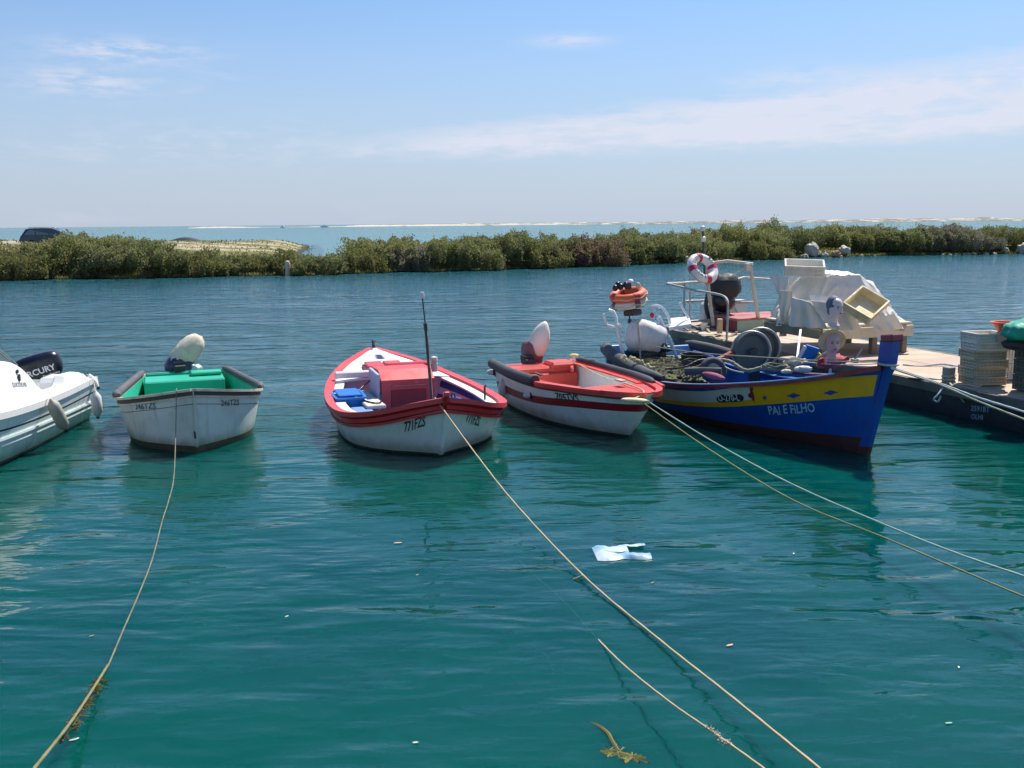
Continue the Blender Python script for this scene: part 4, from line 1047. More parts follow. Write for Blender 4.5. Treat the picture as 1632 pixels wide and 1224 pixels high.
h5.shell('hull', [(za, 3), (zb, 0), (zc, lambda t, s: 0 if t > .992 else 1), (zd, lambda t, s: 0 if t > .992 else (1 if t > .752 else 2)), (h5.S, 0)], [BL5, YE5, WH5, AF5], b5, 3, 90)
h5.inner('inner_hull', .14, [MB5], b5, .02, .93, 0, 0)
mb = MB(); h5.rail(mb, [(-.06, -.05), (.026, -.05), (.034, -.02), (.026, .008), (-.06, .012)], n=60); mb.build('rail', MR5, b5)
mb = MB(); h5.rail(mb, [(-.085, .0), (-.06, .0), (-.06, .014), (-.085, .014)], .3, .93, n=40); mb.build('rail_inner_edge', LB5, b5)
h5.deck('foredeck', MB5, b5, .70, .985, lambda t: 0, dz=-.06, camber=.03, edge=.04)
h5.deck('side_deck', MB5, b5, .03, .70, lambda t: h5.B(t) - .2, dz=-.05, camber=.01, edge=.04)
h5.deck('stern_deck', M_('stern_green_grey', (.16, .19, .15), .8, .5), b5, .0, .10, lambda t: 0, dz=-.10, camber=.02, edge=.04)
# stem
ps = [h5.pt(1, z, 1) + V((.03, 0, 0)) for z in (-.2, .1, .4, .7, 1.0, 1.12)] + [h5.pt(1, 1.12, 1) + V((.045, 0, .13)), h5.pt(1, 1.12, 1) + V((.06, 0, .30))]
mb = MB(); rings = []
for i, p in enumerate(ps):
    a, b = (.055, .045) if i < 5 else (.075, .075)
    rings.append([p + V((-a - .03, -b, 0)), p + V((a, -b * .7, 0)), p + V((a, b * .7, 0)), p + V((-a - .03, b, 0))])
mb.loft(rings[1:], 0, True, True); mb.build('stem_post', BL5, b5, 30)
MB().loft([[p + (rings[1][k] - rings[0][k]) * f + V((.003 if k in (1, 2) else -.003, 0, 0)) for k, p in enumerate(rings[0])] for f in (0, .55, 1.04)], 0, True, True).build('stem_foot', AF5, b5, 30)
MB().box(ps[-1] + V((0, 0, .03)), (.20, .17, .085), (0, -8, 0), bev=.012).build('stem_cap', MR5, b5)
# painted marks
u_, v_, n_ = (1, 0, 0), (0, 0, 1), (0, -1, 0)
def on5(u, v, yy=13):   # local x, z of a point of the starboard side seen at (u, v)
    d = b5.matrix_basis.inverted(); o_ = d @ V((0, 0, CAM_H)); p = d @ at(u, v, 10.0); dr = (p - o_).normalized()
    h = h5.bvh.ray_cast(o_, dr, 40); return h[0] if h[0] is not None else p
PLQ = M_('navy_plaque', (.012, .02, .05), .5, .3)
def poly_at(name, pix, mat, c, off=.004):
    q = on5(*c); P = [on5(*k) for k in pix]
    nn = V((.2, -1, 0)).normalized(); vs = [q + nn * off] + [p + nn * off for p in P]; m = len(P)
    return MB().add(vs, [(0, 1 + i, 1 + (i + 1) % m) for i in range(m)]).build(name, mat, b5, 0, clean=False)
pill = [(1147, 629), (1180, 628.5), (1184.5, 631), (1186, 634.5), (1184.5, 638.5), (1180, 640.5), (1147, 641.5), (1143.5, 639), (1142, 635.5), (1143.5, 631.5)]
poly_at('plaque', pill, PLQ, (1164, 635))
a_ = on5(1147, 639.5); b_ = on5(1182, 638.5)
OFFW = M_('offwhite_lettering', (.72, .72, .66), .6, .3, (.4, .4, .38), 20, 0)
hull_text(b5, h5, 'O-270-L', (1147, 639.3), (1181, 638.6), 8.6, OFFW, wob=0, off=.016)
a_ = on5(1226, 661); b_ = on5(1300, 655)
hull_text(b5, h5, 'PAI E FiLHO', (1227, 661), (1300, 656), 12, M_('pale_blue_lettering', (.34, .55, .70), .6, .4, (.1, .2, .4), 20, 0), wob=.06, off=.012, name='boat_name')
BLM = M_('blue_mark', (.01, .06, .25), .5, .2)
poly_at('diamond_mark', [(1253, 631), (1260, 628.5), (1265, 626.5), (1270, 628), (1277, 630), (1270, 632.5), (1265, 635), (1260, 633)], BLM, (1265, 630.5))
poly_at('diamond_mark', [(1312, 626.5), (1319, 624), (1324, 621.5), (1329, 623), (1337, 625), (1329, 627.5), (1324, 630), (1319, 628.5)], BLM, (1324.5, 625.5))
st = [(1219 + (4.8 if k % 2 == 0 else 2.0) * math.sin(k * math.pi / 5), 634 - (5 if k % 2 == 0 else 2.1) * math.cos(k * math.pi / 5)) for k in range(10)]
poly_at('star_mark', st, BLM, (1219, 634))
poly_at('scroll_mark', [(1196, 618), (1201, 617.5), (1200, 624), (1202, 630), (1203, 639.5), (1200.5, 639), (1198, 634.5), (1193.5, 633), (1192.5, 628.5), (1196, 626)], MR5, (1198.5, 629), off=.007)
# thick rubber tube round the stern quarter
P = [h5.sheer(t, -1, .03, .05) for t in h5.ts(.0, .46, 22)]; P = [P[0] + V((-.12, .10, .03)), P[0] + V((-.05, .03, .01))] + P
MB().tube(P, [.05, .085] + [.105] * 17 + [.10, .09, .085, .08, .06, .04], 14).build('stern_tube', RUB, b5)
P = [h5.sheer(t, 1, .03, .05) for t in h5.ts(.0, .3, 12)]
MB().tube(P, [.06] + [.09] * 11 + [.05], 12).build('stern_tube', RUB, b5)
MB().box(loc(b5, at(978, 566, 16.35)), (.04, .30, .34), (0, -8, 0), bev=.02).build('transom_board', LB5, b5)
MB().box(loc(b5, at(1075, 572, 16.6)), (.04, .75, .46), (0, -8, 0), bev=.02).build('transom_board', LB5, b5)
MB().box(loc(b5, at(1120, 573, 15.7)), (.7, .05, .22), (0, 0, -6), bev=.02).build('bulwark_board', MB5, b5)
MB().tube([loc(b5, at(977, 578, 16.4)), loc(b5, at(979, 598, 16.4))], .05, 8).build('rudder_stock', YE5, b5)
# pipe frame round the motor
WP = M_('white_pipe', (.74, .76, .80), .4, .4, (.45, .42, .40), 6, .1)
def pl(pts): return [loc(b5, at(*p)) for p in pts]
MB().tube(pl([(994, 570, 15.6), (989, 548, 15.6), (985, 530, 15.6), (984, 520, 15.6)]), .03, 8).tube(pl([(962, 500, 15.7), (965, 512, 15.7), (968, 518, 15.7), (982, 522, 15.6)]), .022, 8).tube(pl([(984, 520, 15.6), (982, 505, 15.65), (978, 496, 15.7), (970, 494, 15.7)]), .022, 8).tube(pl([(984, 520, 15.6), (989, 519, 15.55)]), .035, 8).build('pipe_frame', WP, b5)
MB().tube(pl([(1083, 582, 15.9), (1074, 558, 15.9), (1062, 532, 15.9)]), .028, 8).tube(pl([(1062, 532, 15.9), (1055, 516, 15.9), (1050, 505, 15.9)]), .038, 8).tube(bez(pl([(1068, 516, 16), (1064, 502, 16), (1056, 491, 16), (1047, 487, 16), (1039, 489, 16)]), 4), .022, 8).tube(pl([(1039, 489, 16), (1047, 497, 15.95), (1051, 507, 15.9)]), .018, 8).build('pipe_frame', WP, b5)
q = [loc(b5, at(*p)) for p in ((1066, 522, 15.9), (1102, 516, 15.7), (1098, 504, 16.2), (1069, 507, 16.3))]
mb = MB(); mb.loft([[p + V((0, 0, .0)) for p in q], [p + V((0, 0, -.05)) for p in q]], 0, True, True); mb.build('side_shelf', M_('white_shelf', (.80, .80, .82), .4, .2), b5)
MB().tube(pl([(1084, 482, 16), (1090, 495, 16), (1097, 507, 16)]), .02, 8).build('bent_pipe', WP, b5)
# motor under its white cover
om = outboard(b5, (.02, .0, .70), 0, 0, 1.35)
inv = om.matrix_basis.inverted(); cc = loc(b5, at(1030, 533, 16.0))
cv = MB().ell((0, 0, 0), (.36, .30, .30), None, 36, 0, lambda d: (1 / (abs(d.x) ** 3 + abs(d.y) ** 3 + abs(d.z) ** 3) ** (1 / 3)) * (.96 - .16 * d.z * abs(d.z)) * (1 - .10 * max(0, -d.z)) * (1 + .05 * noise.noise(d * 2.5) + .03 * noise.noise(d * 6) + .012 * math.sin(d.z * 22 + d.x * 6)) * (1 - .10 * d.z)).build('cover', M_('white_vinyl', (.74, .72, .68), .5, .5, (.42, .33, .26), 3, .3, streak=.5), om, 60)
cv.matrix_local = inv @ Matrix.Translation(cc) @ Matrix.Rotation(RAD(-18), 4, 'X')
cv = MB().ell((0, 0, 0), (.31, .27, .19), None, 20, 0, cowl_fn).build('cowling', BLACK, om, 50)
cv.matrix_local = inv @ Matrix.Translation(loc(b5, at(1030, 567, 16.02)))
MB().tube(pl([(1016, 512, 15.62), (1019, 545, 15.6), (1022, 590, 15.5)]), .014, 6).build('boat_hook', M_('stick_wood', (.42, .36, .30), .7, .4), b5)
mb = MB()
for k in range(7): mb.tube(bez(pl([(1052 + k * 2, 560, 15.8), (1056 + k * 2.5, 552 + k, 15.7), (1058 + k, 540 + k * 3, 15.9)]), 4), .012, 5)
mb.build('hose', M_('dark_green_hose', (.03, .07, .06), .6, .4), b5)
# pole with the two life rings lying on it
OR = M_('orange_ring', (.72, .13, .04), .5, .4, (.45, .08, .05), 4, .15)
RW = M_('white_ring', (.66, .62, .52), .6, .6, (.3, .27, .2), 5, .2)
mb = MB().tube(pl([(1004, 580, 16.2), (1003, 484, 16.2)]), .013, 8).build('ring_pole', DARKM, b5)
def life_ring(u, v, y, R, r, mat, lab, tilt, rz=0, group='life rings', band=None, bandlab=None):
    o = thing('life_ring', lab, 'life ring', at(u, v, y), 0, group, rot=tilt)
    P = [(R * math.cos(a), R * math.sin(a), 0) for a in [2 * math.pi * k / 32 for k in range(32)]]
    MB().tube(P, r, 12, closed=True).build('ring', mat, o, 60)
    if band:
        for a0 in (.4, 1.97, 3.54, 5.11):
            P = [(R * math.cos(a0 + k * .09), R * math.sin(a0 + k * .09), 0) for k in range(-2, 3)]
            MB().tube(P, r * 1.06, 12).build('band', band, o, 60)
    P = [((R + r * 1.02) * math.cos(a), (R + r * 1.02) * math.sin(a), .012 * math.sin(a * 8)) for a in [2 * math.pi * k / 48 for k in range(48)]]
    MB().tube(P, .008, 5, closed=True).build('grab_line', ROPEW, o, 60)
    return o
life_ring(1001, 470, 16.2, .24, .075, OR, 'orange life ring lying on top of the white one on the blue boat\'s pole', (RAD(10), RAD(-9), 0), band=M_('red_band', (.50, .02, .02), .5, .3))
life_ring(1002, 482, 16.2, .24, .065, RW, 'dirty white life ring under the orange one on the blue boat\'s pole', (RAD(8), RAD(-11), 0), band=M_('dark_band', (.12, .1, .1), .6, .4))
o = tag(MB().box((0, 0, 0), (.44, .30, .05), (0, -8, 0), bev=.01).box((.08, .02, -.09), (.3, .2, .10), (0, -8, 0), bev=.02).build('ring_tray', M_('dark_tray', (.07, .05, .05), .7, .5), b5), None); o.location = loc(b5, at(1003, 489, 16.2))
o = thing('lamp_cluster', 'small black lamps and a white dome light on top of the orange life ring', 'lamp', at(998, 458, 16.15))
mb = MB()
for k, (dx, dz) in enumerate(((-.18, -.03), (-.09, -.01), (.0, .02), (-.13, .02))): mb.ell((dx, .02 * k, dz + .02), (.05, .05, .055), None, 12)
mb.box((.03, 0, .02), (.10, .1, .1)); mb.build('housing', BLACK, o)
MB().ell((.07, 0, .10), (.05, .05, .035), None, 12).tube([(.07, 0, .0), (.07, 0, .1)], .03, 8).build('dome', M_('dome_white', (.8, .8, .78), .4, .2), o)
MB().ell((.20, .02, .02), (.04, .04, .06), None, 10).build('knob', CLOTH, o)
def buoy(u, v, y, r, mat, lab, name='buoy'):
    o = thing(name, lab, 'buoy', at(u, v, y), group='small buoys hanging on the blue boat')
    MB().ell((0, 0, 0), (r, r, r * 1.2), None, 14).build('float', mat, o); MB().tube([(0, 0, r), (0, 0, r + .1)], .006, 5).build('cord', ROPEW, o)
buoy(1002.5, 499, 16.2, .034, M_('blue_buoy', (.02, .05, .3), .4, .3), 'dark blue buoy hanging right under the life rings')
buoy(1003.5, 512, 16.2, .036, M_('violet_buoy', (.10, .05, .22), .4, .3), 'violet buoy hanging below the dark blue one')
buoy(1039, 503, 15.95, .04, M_('red_buoy', (.55, .03, .06), .4, .3), 'red bottle-shaped buoy hanging beside the white motor cover')
# net and gear at the stern
rr = random.Random(3)
mb = MB()
for k in range(70):
    c = b5.matrix_basis @ V((rr.uniform(.5, 2.4), rr.uniform(-.80, -.15), 0)); hh = .52 + .12 * math.exp(-((rr.random() - .5) * 2) ** 2)
    mb.tube(wavy(bez([c + V((rr.uniform(-.3, .3), rr.uniform(-.25, .25), hh + rr.uniform(-.03, .03))) for _ in range(7)], 6), .03, k, 8), .006, 4)
mb2 = MB(); mb2.ell((0, 0, 0), (1.0, .42, .20), (0, 0, -67), 60, 0, lambda d: 1 + .20 * noise.noise(d * 4) + .12 * noise.noise(d * 11) + .10 * noise.noise(d * 25))
nt = thing('fishing_net', 'heap of green-brown fishing net in the blue boat\'s stern', 'net', b5.matrix_basis @ V((1.45, -.5, 0)))
NETM = M_('net_green', (.10, .12, .05), .95, .8, (.20, .16, .08), 9, .6)
a = mb2.build('heap', NETM, nt, 60); a.location = (0, 0, .42)
b = mb.build('strands', M_('net_strand', (.16, .14, .08), .95, .8, (.10, .13, .06), 12, .5), nt, 0, clean=False); b.location = -nt.location
cork = M_('yellow_cork', (.70, .62, .35), .8, .5, (.4, .3, .15), 8, .3)
for k in range(24):
    u = rr.uniform(992, 1046); o = MB().ell((0, 0, 0), (.04, .025, .025), (rr.uniform(0, 90), rr.uniform(0, 90), rr.uniform(0, 90)), 8).build('net_float', cork)
    o.location = at(u, 568 + (u - 992) * .42 + rr.uniform(-5, 4), 14.7); tag(o, 'small pale yellow float among those strewn over the net by the motor', 'float', 'net floats strewn in the blue boat\'s stern')
o = thing('tyre', 'worn rubber tyre half under the net in the blue boat', 'tyre', at(1137, 590, 14.1), rot=(RAD(62), RAD(20), 0))
MB().tube([(.15 * math.cos(a), .15 * math.sin(a), 0) for a in [k * .3142 for k in range(20)]], .055, 10, closed=True).build('casing', RUB, o, 60)
MB().lathe([(.02, -.03), (.10, -.03), (.10, .03), (.02, .03)], None, 16).build('hub', M_('tan_hub', (.40, .34, .24), .7, .5), o)
MB().tube(pl([(1092, 592, 13.9), (1120, 591, 13.8), (1150, 592, 13.7)]), .055, 10).build('roller', RUB, b5)
MB().ell(loc(b5, at(1137, 599, 13.45)), (.28, .06, .045), (0, 0, 0), 14).build('folded_tarpaulin', M_('plum_cloth', (.30, .07, .12), .8, .4), b5)
MB().tube(bez(pl([(1180, 555, 14.9), (1168, 562, 14.7), (1150, 571, 14.6), (1136, 577, 14.5)]), 4), .045, 8).build('exhaust_hose', M_('rusty_red', (.38, .09, .07), .7, .5), b5)
rope('cable', 'grey cable running across the net to the hauler of the blue boat', [at(1060, 588, 14.4), at(1090, 585, 14.3), at(1115, 574, 14.4), at(1140, 572, 14.5), at(1165, 560, 14.8)], .016, DARKM, 'cable')
hs = M_('green_grey_disc', (.07, .10, .09), .5, .6, (.15, .14, .12), 3, .2)
nh = thing('net_hauler', 'net hauler with two big green-grey discs on the blue boat', 'net hauler', b5.matrix_basis @ V((2.05, .72, 0)))
for k, (u, v, y, R) in enumerate(((1197, 559, 14.75, .29), (1212, 554, 15.1, .30))):
    p = at(u, v, y) - nh.location
    dk = MB().lathe([(.05, -.03), (R * .8, -.03), (R * .86, -.045), (R, -.05), (R, .05), (R * .86, .045), (R * .8, .02), (.05, .02)], Matrix.Translation(p) @ Matrix.Rotation(RAD(18), 4, 'Z') @ Matrix.Rotation(RAD(88), 4, 'X'), 30).build('disc', hs, nh)
    MB().tube([p + V((math.cos(a) * R * 1.0, 0, math.sin(a) * R)) for a in [k2 * .2094 for k2 in range(31)]], .022, 8, closed=True).build('rim', GALV, dk)
p = at(1204, 557, 14.9) - nh.location
MB().tube([p + V((-.1, -.3, 0)), p + V((.1, .35, 0))], .05, 10).box(p + V((0, .02, -.25)), (.14, .14, .5)).build('axle', DARKM, nh)
rope('rope', 'frayed pale hawser lying in the blue boat under the hauler', [at(1140, 572, 14.6), at(1165, 578, 14.3), at(1190, 590, 14.1), at(1225, 583, 14.0), at(1255, 588, 13.9)], .03, M_('hawser', (.30, .28, .20), .95, .7, (.14, .12, .08), 9, .5), amp=.03)
rope('rope', 'short white rope hanging inside the blue boat', [at(1146, 573, 14.4), at(1150, 582, 14.2), at(1165, 590, 14.0), at(1185, 594, 13.9)], .012, ROPEW, amp=.02)
CL1 = M_('dirty_line', (.22, .21, .15), .95, .7, (.10, .10, .07), 9, .5)
def coil(u, v, y, R_, n_, mat, lab, r_=.016, sq=.5):
    o = thing('rope_coil', lab, 'rope coil', at(u, v, y), group='rope coils in the blue boat')
    P = [(R_ * (1 - .25 * k / (n_ * 14)) * math.cos(k * .449) + .01 * math.sin(k), R_ * math.sin(k * .449) * (.8 + .1 * math.sin(k * .3)), .012 * k / 14 + .012 * math.sin(k * 1.7)) for k in range(n_ * 14)]
    MB().tube(P, r_, 6).build('coil', mat, o, 60, clean=False)
coil(1236, 588, 13.75, .20, 5, CL1, 'dirty grey rope coil right of the hauler discs')
coil(1268, 578, 13.9, .17, 4, ROPEW, 'pale rope coil behind the white bundles of the blue boat')
coil(1106, 580, 14.9, .20, 5, M_('dark_line', (.05, .06, .05), .9, .5), 'dark rope coil on the net behind the tyre')
bk = thing('fish_basket', 'dark basket left of the hauler discs in the blue boat', 'basket', at(1105, 574, 15.3))
MB().lathe([(.0, -.12), (.16, -.12), (.20, .08), (.215, .085), (.215, .10), (.19, .10), (.15, -.10), (0, -.10)], None, 20).build('bowl', M_('black_basket', (.02, .025, .025), .7, .5), bk)
# foredeck gear
for (u, v, r, lab) in ((1280, 588, .075, 'white bundle on the blue boat\'s foredeck, the bigger one by the red cloth'), (1254, 592, .05, 'small white bundle on the blue boat\'s foredeck')):
    o = MB().ell((0, 0, 0), (r * 1.6, r, r * .6), None, 16, 0, lambda d: 1 + .2 * noise.noise(d * 3)).build('cloth_bundle', CLOTH); o.location = at(u, v, 13.0); tag(o, lab, 'bundle')
o = MB().ell((0, 0, 0), (.20, .12, .09), (0, -12, 10), 20, 0, lambda d: 1 + .35 * noise.noise(d * 2.6)).build('red_cloth', M_('crimson_cloth', (.32, .02, .035), .8, .4, (.55, .25, .22))); o.location = at(1327, 577, 12.65); tag(o, 'crumpled red cloth at the foot of the two dummy heads', 'cloth')
MB().tube(pl([(1303, 583, 12.9), (1312, 565, 12.8), (1318, 562, 12.7)]), .02, 6).tube(pl([(1303, 583, 12.9), (1352, 576, 12.6), (1402, 574, 12.0)]), .012, 6).build('foredeck_rail', GALV, b5)
for (u, v) in ((1366, 568), (1371, 571)): pass
MB().tube(pl([(1361, 574, 12.2), (1374, 556, 12.2)]), .014, 6).box(loc(b5, at(1362, 575, 12.2)), (.1, .06, .05)).build('cleat', GALV, b5)
rope('rope', 'thin line stretched along the blue boat from its motor to the stem', [at(1046, 553, 15.6), at(1120, 563, 14.6), at(1240, 571, 13.3), at(1330, 576, 12.5), at(1414, 577, 11.5)], .0085, M_('tan_line', (.35, .30, .2), .9, .4))
rope('rope', 'second thin line just below the first along the blue boat', [at(1240, 572, 13.3), at(1330, 581, 12.4), at(1414, 579, 11.5)], .007, ROPEW)
MB().tube([h5.pt(1, 1.12, 1) + V((.03 + .11 * math.cos(a), .10 * math.sin(a), .02)) for a in [k * .393 for k in range(16)]], .014, 6, closed=True).build('stem_lashing', ROPEW, b5)

# ------------------------------------------------------------------ dummy heads on a stake
SKIN = M_('dummy_skin_shade', (.62, .36, .29), .45, .3, (.5, .26, .2), 6, .1, streak=.1)  # darker skin: the lower head's shadow put into the colour
SKINP = M_('dummy_pale', (.74, .60, .55), .35, .3, (.55, .4, .38), 6, .1, streak=.1)
def head_mesh(s):
    """one continuous neck-and-face surface; looks along +x"""
    rings = []; n = 28
    prof = [(-.21, .075, .075, -.015), (-.17, .055, .055, -.02), (-.12, .052, .052, -.02), (-.09, .058, .055, -.012), (-.075, .078, .062, .012), (-.055, .092, .066, .014), (-.02, .098, .072, .008), (.02, .102, .077, .0), (.06, .103, .079, -.004), (.095, .094, .073, -.008), (.12, .074, .058, -.012), (.137, .045, .036, -.014), (.144, .012, .010, -.014)]
    def G(a, b, c): return math.exp(-((a - b) / c) ** 2)
    out = []
    Z = [prof[0][0] + (prof[-1][0] - prof[0][0]) * i / 40 for i in range(41)]
    fx = tab([(p[0], p[1]) for p in prof]); fy = tab([(p[0], p[2]) for p in prof]); fc = tab([(p[0], p[3]) for p in prof])
    for z in Z:
        r = []
        for k in range(n):
            a = 2 * math.pi * k / n
            x = fc(z) + fx(z) * math.cos(a); y = fy(z) * math.sin(a)
            if math.cos(a) > 0 and z > -.09:
                sy = y / .072
                x += .026 * G(z, -.012, .016) * G(sy, 0, .17) + .012 * G(z, .012, .018) * G(sy, 0, .13)      # nose
                x -= .014 * G(z, .018, .014) * (G(sy, .42, .2) + G(sy, -.42, .2))                            # eye sockets
                x += .006 * G(z, .038, .01) * G(abs(sy), .42, .3)                                            # brow
                x += .009 * G(z, -.045, .006) * G(sy, 0, .3) + .008 * G(z, -.056, .005) * G(sy, 0, .25) - .004 * G(z, -.0505, .003) * G(sy, 0, .3)
                x += .008 * G(z, -.075, .012) * G(sy, 0, .35)
            if abs(math.cos(a)) < .35 and -.04 < z < .035: y *= 1 + .12 * G(z, 0, .03)
            r.append(V((x * s, y * s, z * s)))
        out.append(r)
    return MB().loft(out, 0, True, True)
def dummy(lab, p, rz, skin, hat, s=1.0):
    o = thing('mannequin_head', lab, 'mannequin head', p, rz, 'dummy heads on the blue boat')
    head_mesh(s).build('head', skin, o, 60)
    lip = M_('lips', (.5, .06, .07), .4, .2); eye = M_('eye_paint', (.05, .05, .06), .3, .1); hair = M_('dark_hair', (.04, .025, .02), .6, .3)
    for sgn in (1, -1):
        MB().ell((.085 * s, sgn * .030 * s, .017 * s), (.010 * s, .014 * s, .006 * s), None, 10).build('eye', eye, o)
        MB().ell((.096 * s, sgn * .030 * s, .037 * s), (.006 * s, .018 * s, .003 * s), None, 8).build('eyebrow', hair, o)
        MB().ell((-.005 * s, sgn * .077 * s, -.005 * s), (.014 * s, .008 * s, .028 * s), None, 10).build('ear', skin, o)
    MB().ell((.108 * s, 0, -.0505 * s), (.009 * s, .022 * s, .008 * s), None, 10).build('mouth', lip, o)
    MB().lathe([(.062 * s, -.215 * s), (.066 * s, -.21 * s), (.062 * s, -.185 * s), (.058 * s, -.182 * s)], Matrix.Translation((-.018 * s, 0, 0)), 16).build('collar', BLACK, o)
    if hat == 'scarf':
        mb = MB(); mb.ell((-.022 * s, 0, .045 * s), (.108 * s, .090 * s, .118 * s), (0, -24, 0), 24, 0, lambda d: 1 + .03 * math.sin(d.z * 14 + d.y * 9)); mb.ell((-.075 * s, .0, -.03 * s), (.05 * s, .05 * s, .06 * s), None, 12)
        mb.build('headscarf', M_('slate_scarf', (.10, .14, .20), .8, .4, (.05, .08, .12), 8, .4), o, 60)
    else:
        T = Matrix.Translation((-.03 * s, 0, .035 * s)) @ Matrix.Rotation(RAD(-62), 4, 'Y')
        mb = MB(); mb.lathe([(.158 * s, -.010), (.162 * s, 0), (.135 * s, .012), (.105 * s, .022), (.10 * s, .09), (.06 * s, .12), (0, .125), ], T, 28); mb.lathe([(.158 * s, -.014), (.13 * s, .003), (.098 * s, .01)], T, 28, caps=False)
        mb.build('straw_hat', M_('straw', (.80, .60, .27), .8, .4, (.5, .34, .14), 12, .5), o, 60)
        MB().ell((-.03 * s, 0, .05 * s), (.088 * s, .084 * s, .10 * s), (0, -20, 0), 16).build('hair', hair, o)
    return o
base = at(1328, 582, 12.45)
stk = MB().tube([base + V((0, .12, -.25)), at(1330, 520, 12.6) + V((0, .05, -.02))], .020, 8).build('stake', M_('white_stake', (.6, .58, .52), .7, .4)); tag(stk, 'thin pale stake carrying the two dummy heads in the blue boat\'s bow', 'stake')
dummy('dummy head in a slate-blue headscarf, the upper of the two', at(1331, 492, 12.55), -66, SKINP, 'scarf', 1.02)
dummy('dummy head in a straw hat with its chin raised, the lower of the two', at(1327, 548, 12.4), -92, SKIN, 'straw', 1.08)

# ================================================================== WORK BARGE
DZ = .44
bg_ = thing('work_barge', 'long dark flat work barge with a tan deck, behind the blue boat', 'barge', (3.6, 21.3, 0), -70.7, 'boats moored in the channel')
BM = bg_.matrix_basis
DECKM = M_('deck_plywood', (.50, .38, .27), .85, .6, (.34, .24, .18), 1.4, .3, streak=.0, chips=.1, chipcol=(.60, .50, .38))
DECKP = M_('deck_pinkish', (.42, .29, .23), .85, .6, (.52, .40, .29), 1.6, .3, streak=0)
BS = M_('barge_side', (.028, .045, .062), .6, .6, (.014, .018, .02), 2, .3, streak=.4)
poly = [(0.0, 0.0), (-1.0, .28), (-1.7, .9), (-1.95, 1.7), (-1.7, 2.5), (13, 2.5), (13, 0.0)]
mb = MB(); mb.loft([[(x * (1 if x > 0 else k), (y - 1.25) * k2 + 1.25, z) for x, y in poly] for k, k2, z in ((.55, .86, -.25), (.78, .93, .1), (1, 1, DZ - .03), (1, 1, DZ - .005))], 0, True, True); mb.build('hull', BS, bg_, 30)
for x in (8.0, 10.5): pass
mb = MB(); mb.sweep([(13, 0, DZ), (8, 0, DZ), (6, 0, DZ), (4, 0, DZ), (0, 0, DZ), (-1.0, .28, DZ), (-1.7, .9, DZ), (-1.95, 1.7, DZ), (-1.7, 2.5, DZ), (6, 2.5, DZ), (13, 2.5, DZ)], [(-.045, -.11), (.03, -.11), (.05, -.04), (.03, .012), (-.045, .02)]); mb.build('edge_rail', M_('rail_weathered', (.18, .15, .12), .85, .7, (.08, .07, .07), 3, .5, chips=.3, chipcol=(.4, .33, .24)), bg_)
xs_ = [-1.6, .2, 2.0, 3.8, 5.6, 7.3, 9.0, 10.8, 12.9]
for i in range(len(xs_) - 1):
    for j, (ya, yb_) in enumerate(((.06, 1.26), (1.27, 2.44))):
        if i == 0: ya = max(ya, .85 if j == 0 else ya)
        o = MB().box(((xs_[i] + xs_[i + 1]) / 2, (ya + yb_) / 2, DZ + .006 + .002 * ((i + j) % 2)), (xs_[i + 1] - xs_[i] - .012, yb_ - ya, .02), (0, 0, .2 * (-1) ** i), bev=.003).build('deck_panel', DECKM if (i * 2 + j) % 3 else DECKP, bg_)
DP = M_('faded_barge_lettering', (.24, .36, .42), .7, .6, (.08, .12, .15), 14, 0)
def bt(u, v):
    d = BM.inverted(); o_ = d @ V((0, 0, CAM_H)); p = d @ at(u, v, 10.0); dr = p - o_; k = (-.03 - o_.y) / dr.y; return o_ + dr * k
a_, b_ = bt(1549, 654), bt(1579, 657)
decal('registration_number', '2591BT', a_, b_ - a_, (0, 0, 1), (0, -1, 0), .075, DP, bg_, None, width=(b_ - a_).length, off=.02)
a_, b_ = bt(1549, 667), bt(1568, 669)
decal('registration_number', 'OLHI', a_, b_ - a_, (0, 0, 1), (0, -1, 0), .07, DP, bg_, None, width=(b_ - a_).length, off=.02)
def bl(pts): return [loc(bg_, at(*p)) for p in pts]
# rails and arch at the far end
GR = M_('rail_paint', (.55, .52, .45), .5, .5, (.3, .22, .15), 6, .2)
MB().tube(bl([(1063, 452, 21.5), (1088, 451, 22.2), (1100, 450, 22.4), (1128, 449, 22.6)]), .028, 8).tube(bl([(1063, 452, 21.5), (1110, 463, 20.6), (1140, 468, 20.0)]) + bez(bl([(1148, 470, 19.8), (1156, 474, 19.6), (1160, 483, 19.45), (1160, 500, 19.4)]), 4) + bl([(1158, 543, 19.4)]), .024, 8).build('railing', GR, bg_)
MB().tube(bl([(1091, 447, 22.3), (1090, 521, 22.2)]), .026, 8).tube(bl([(1100, 462, 21.2), (1099, 531, 21.2)]), .018, 8).tube(bl([(1092, 480, 22.3), (1128, 479, 22.5)]), .024, 8).tube(bl([(1092, 513, 22.2), (1134, 510, 22.4)]), .026, 8).build('railing', GR, bg_)
MB().tube(bl([(1127, 436, 21.4), (1130, 470, 21.4), (1137, 519, 21.4)]), .042, 8).tube(bl([(1196, 425, 21.0), (1200, 450, 21.0), (1208, 506, 21.0)]), .042, 8).tube(bl([(1128, 420, 21.4), (1160, 416, 21.3), (1200, 421, 21.0)]), .036, 8).tube(bl([(1127, 425, 21.4), (1127, 440, 21.4)]), .036, 8).tube(bl([(1166, 440, 21.2), (1190, 425, 21.0)]), .016, 6).box(bl([(1191, 426, 20.95)])[0], (.1, .1, .16)).build('arch', GR, bg_)
MB().tube(bl([(1175, 445, 21.8), (1185, 442, 22), (1240, 446, 22.4)]), .024, 8).tube(bl([(1180, 445, 21.9), (1180, 462, 21.9)]), .024, 8).tube(bl([(1172, 482, 21.8), (1203, 482, 21.6)]), .024, 8).build('railing', GR, bg_)
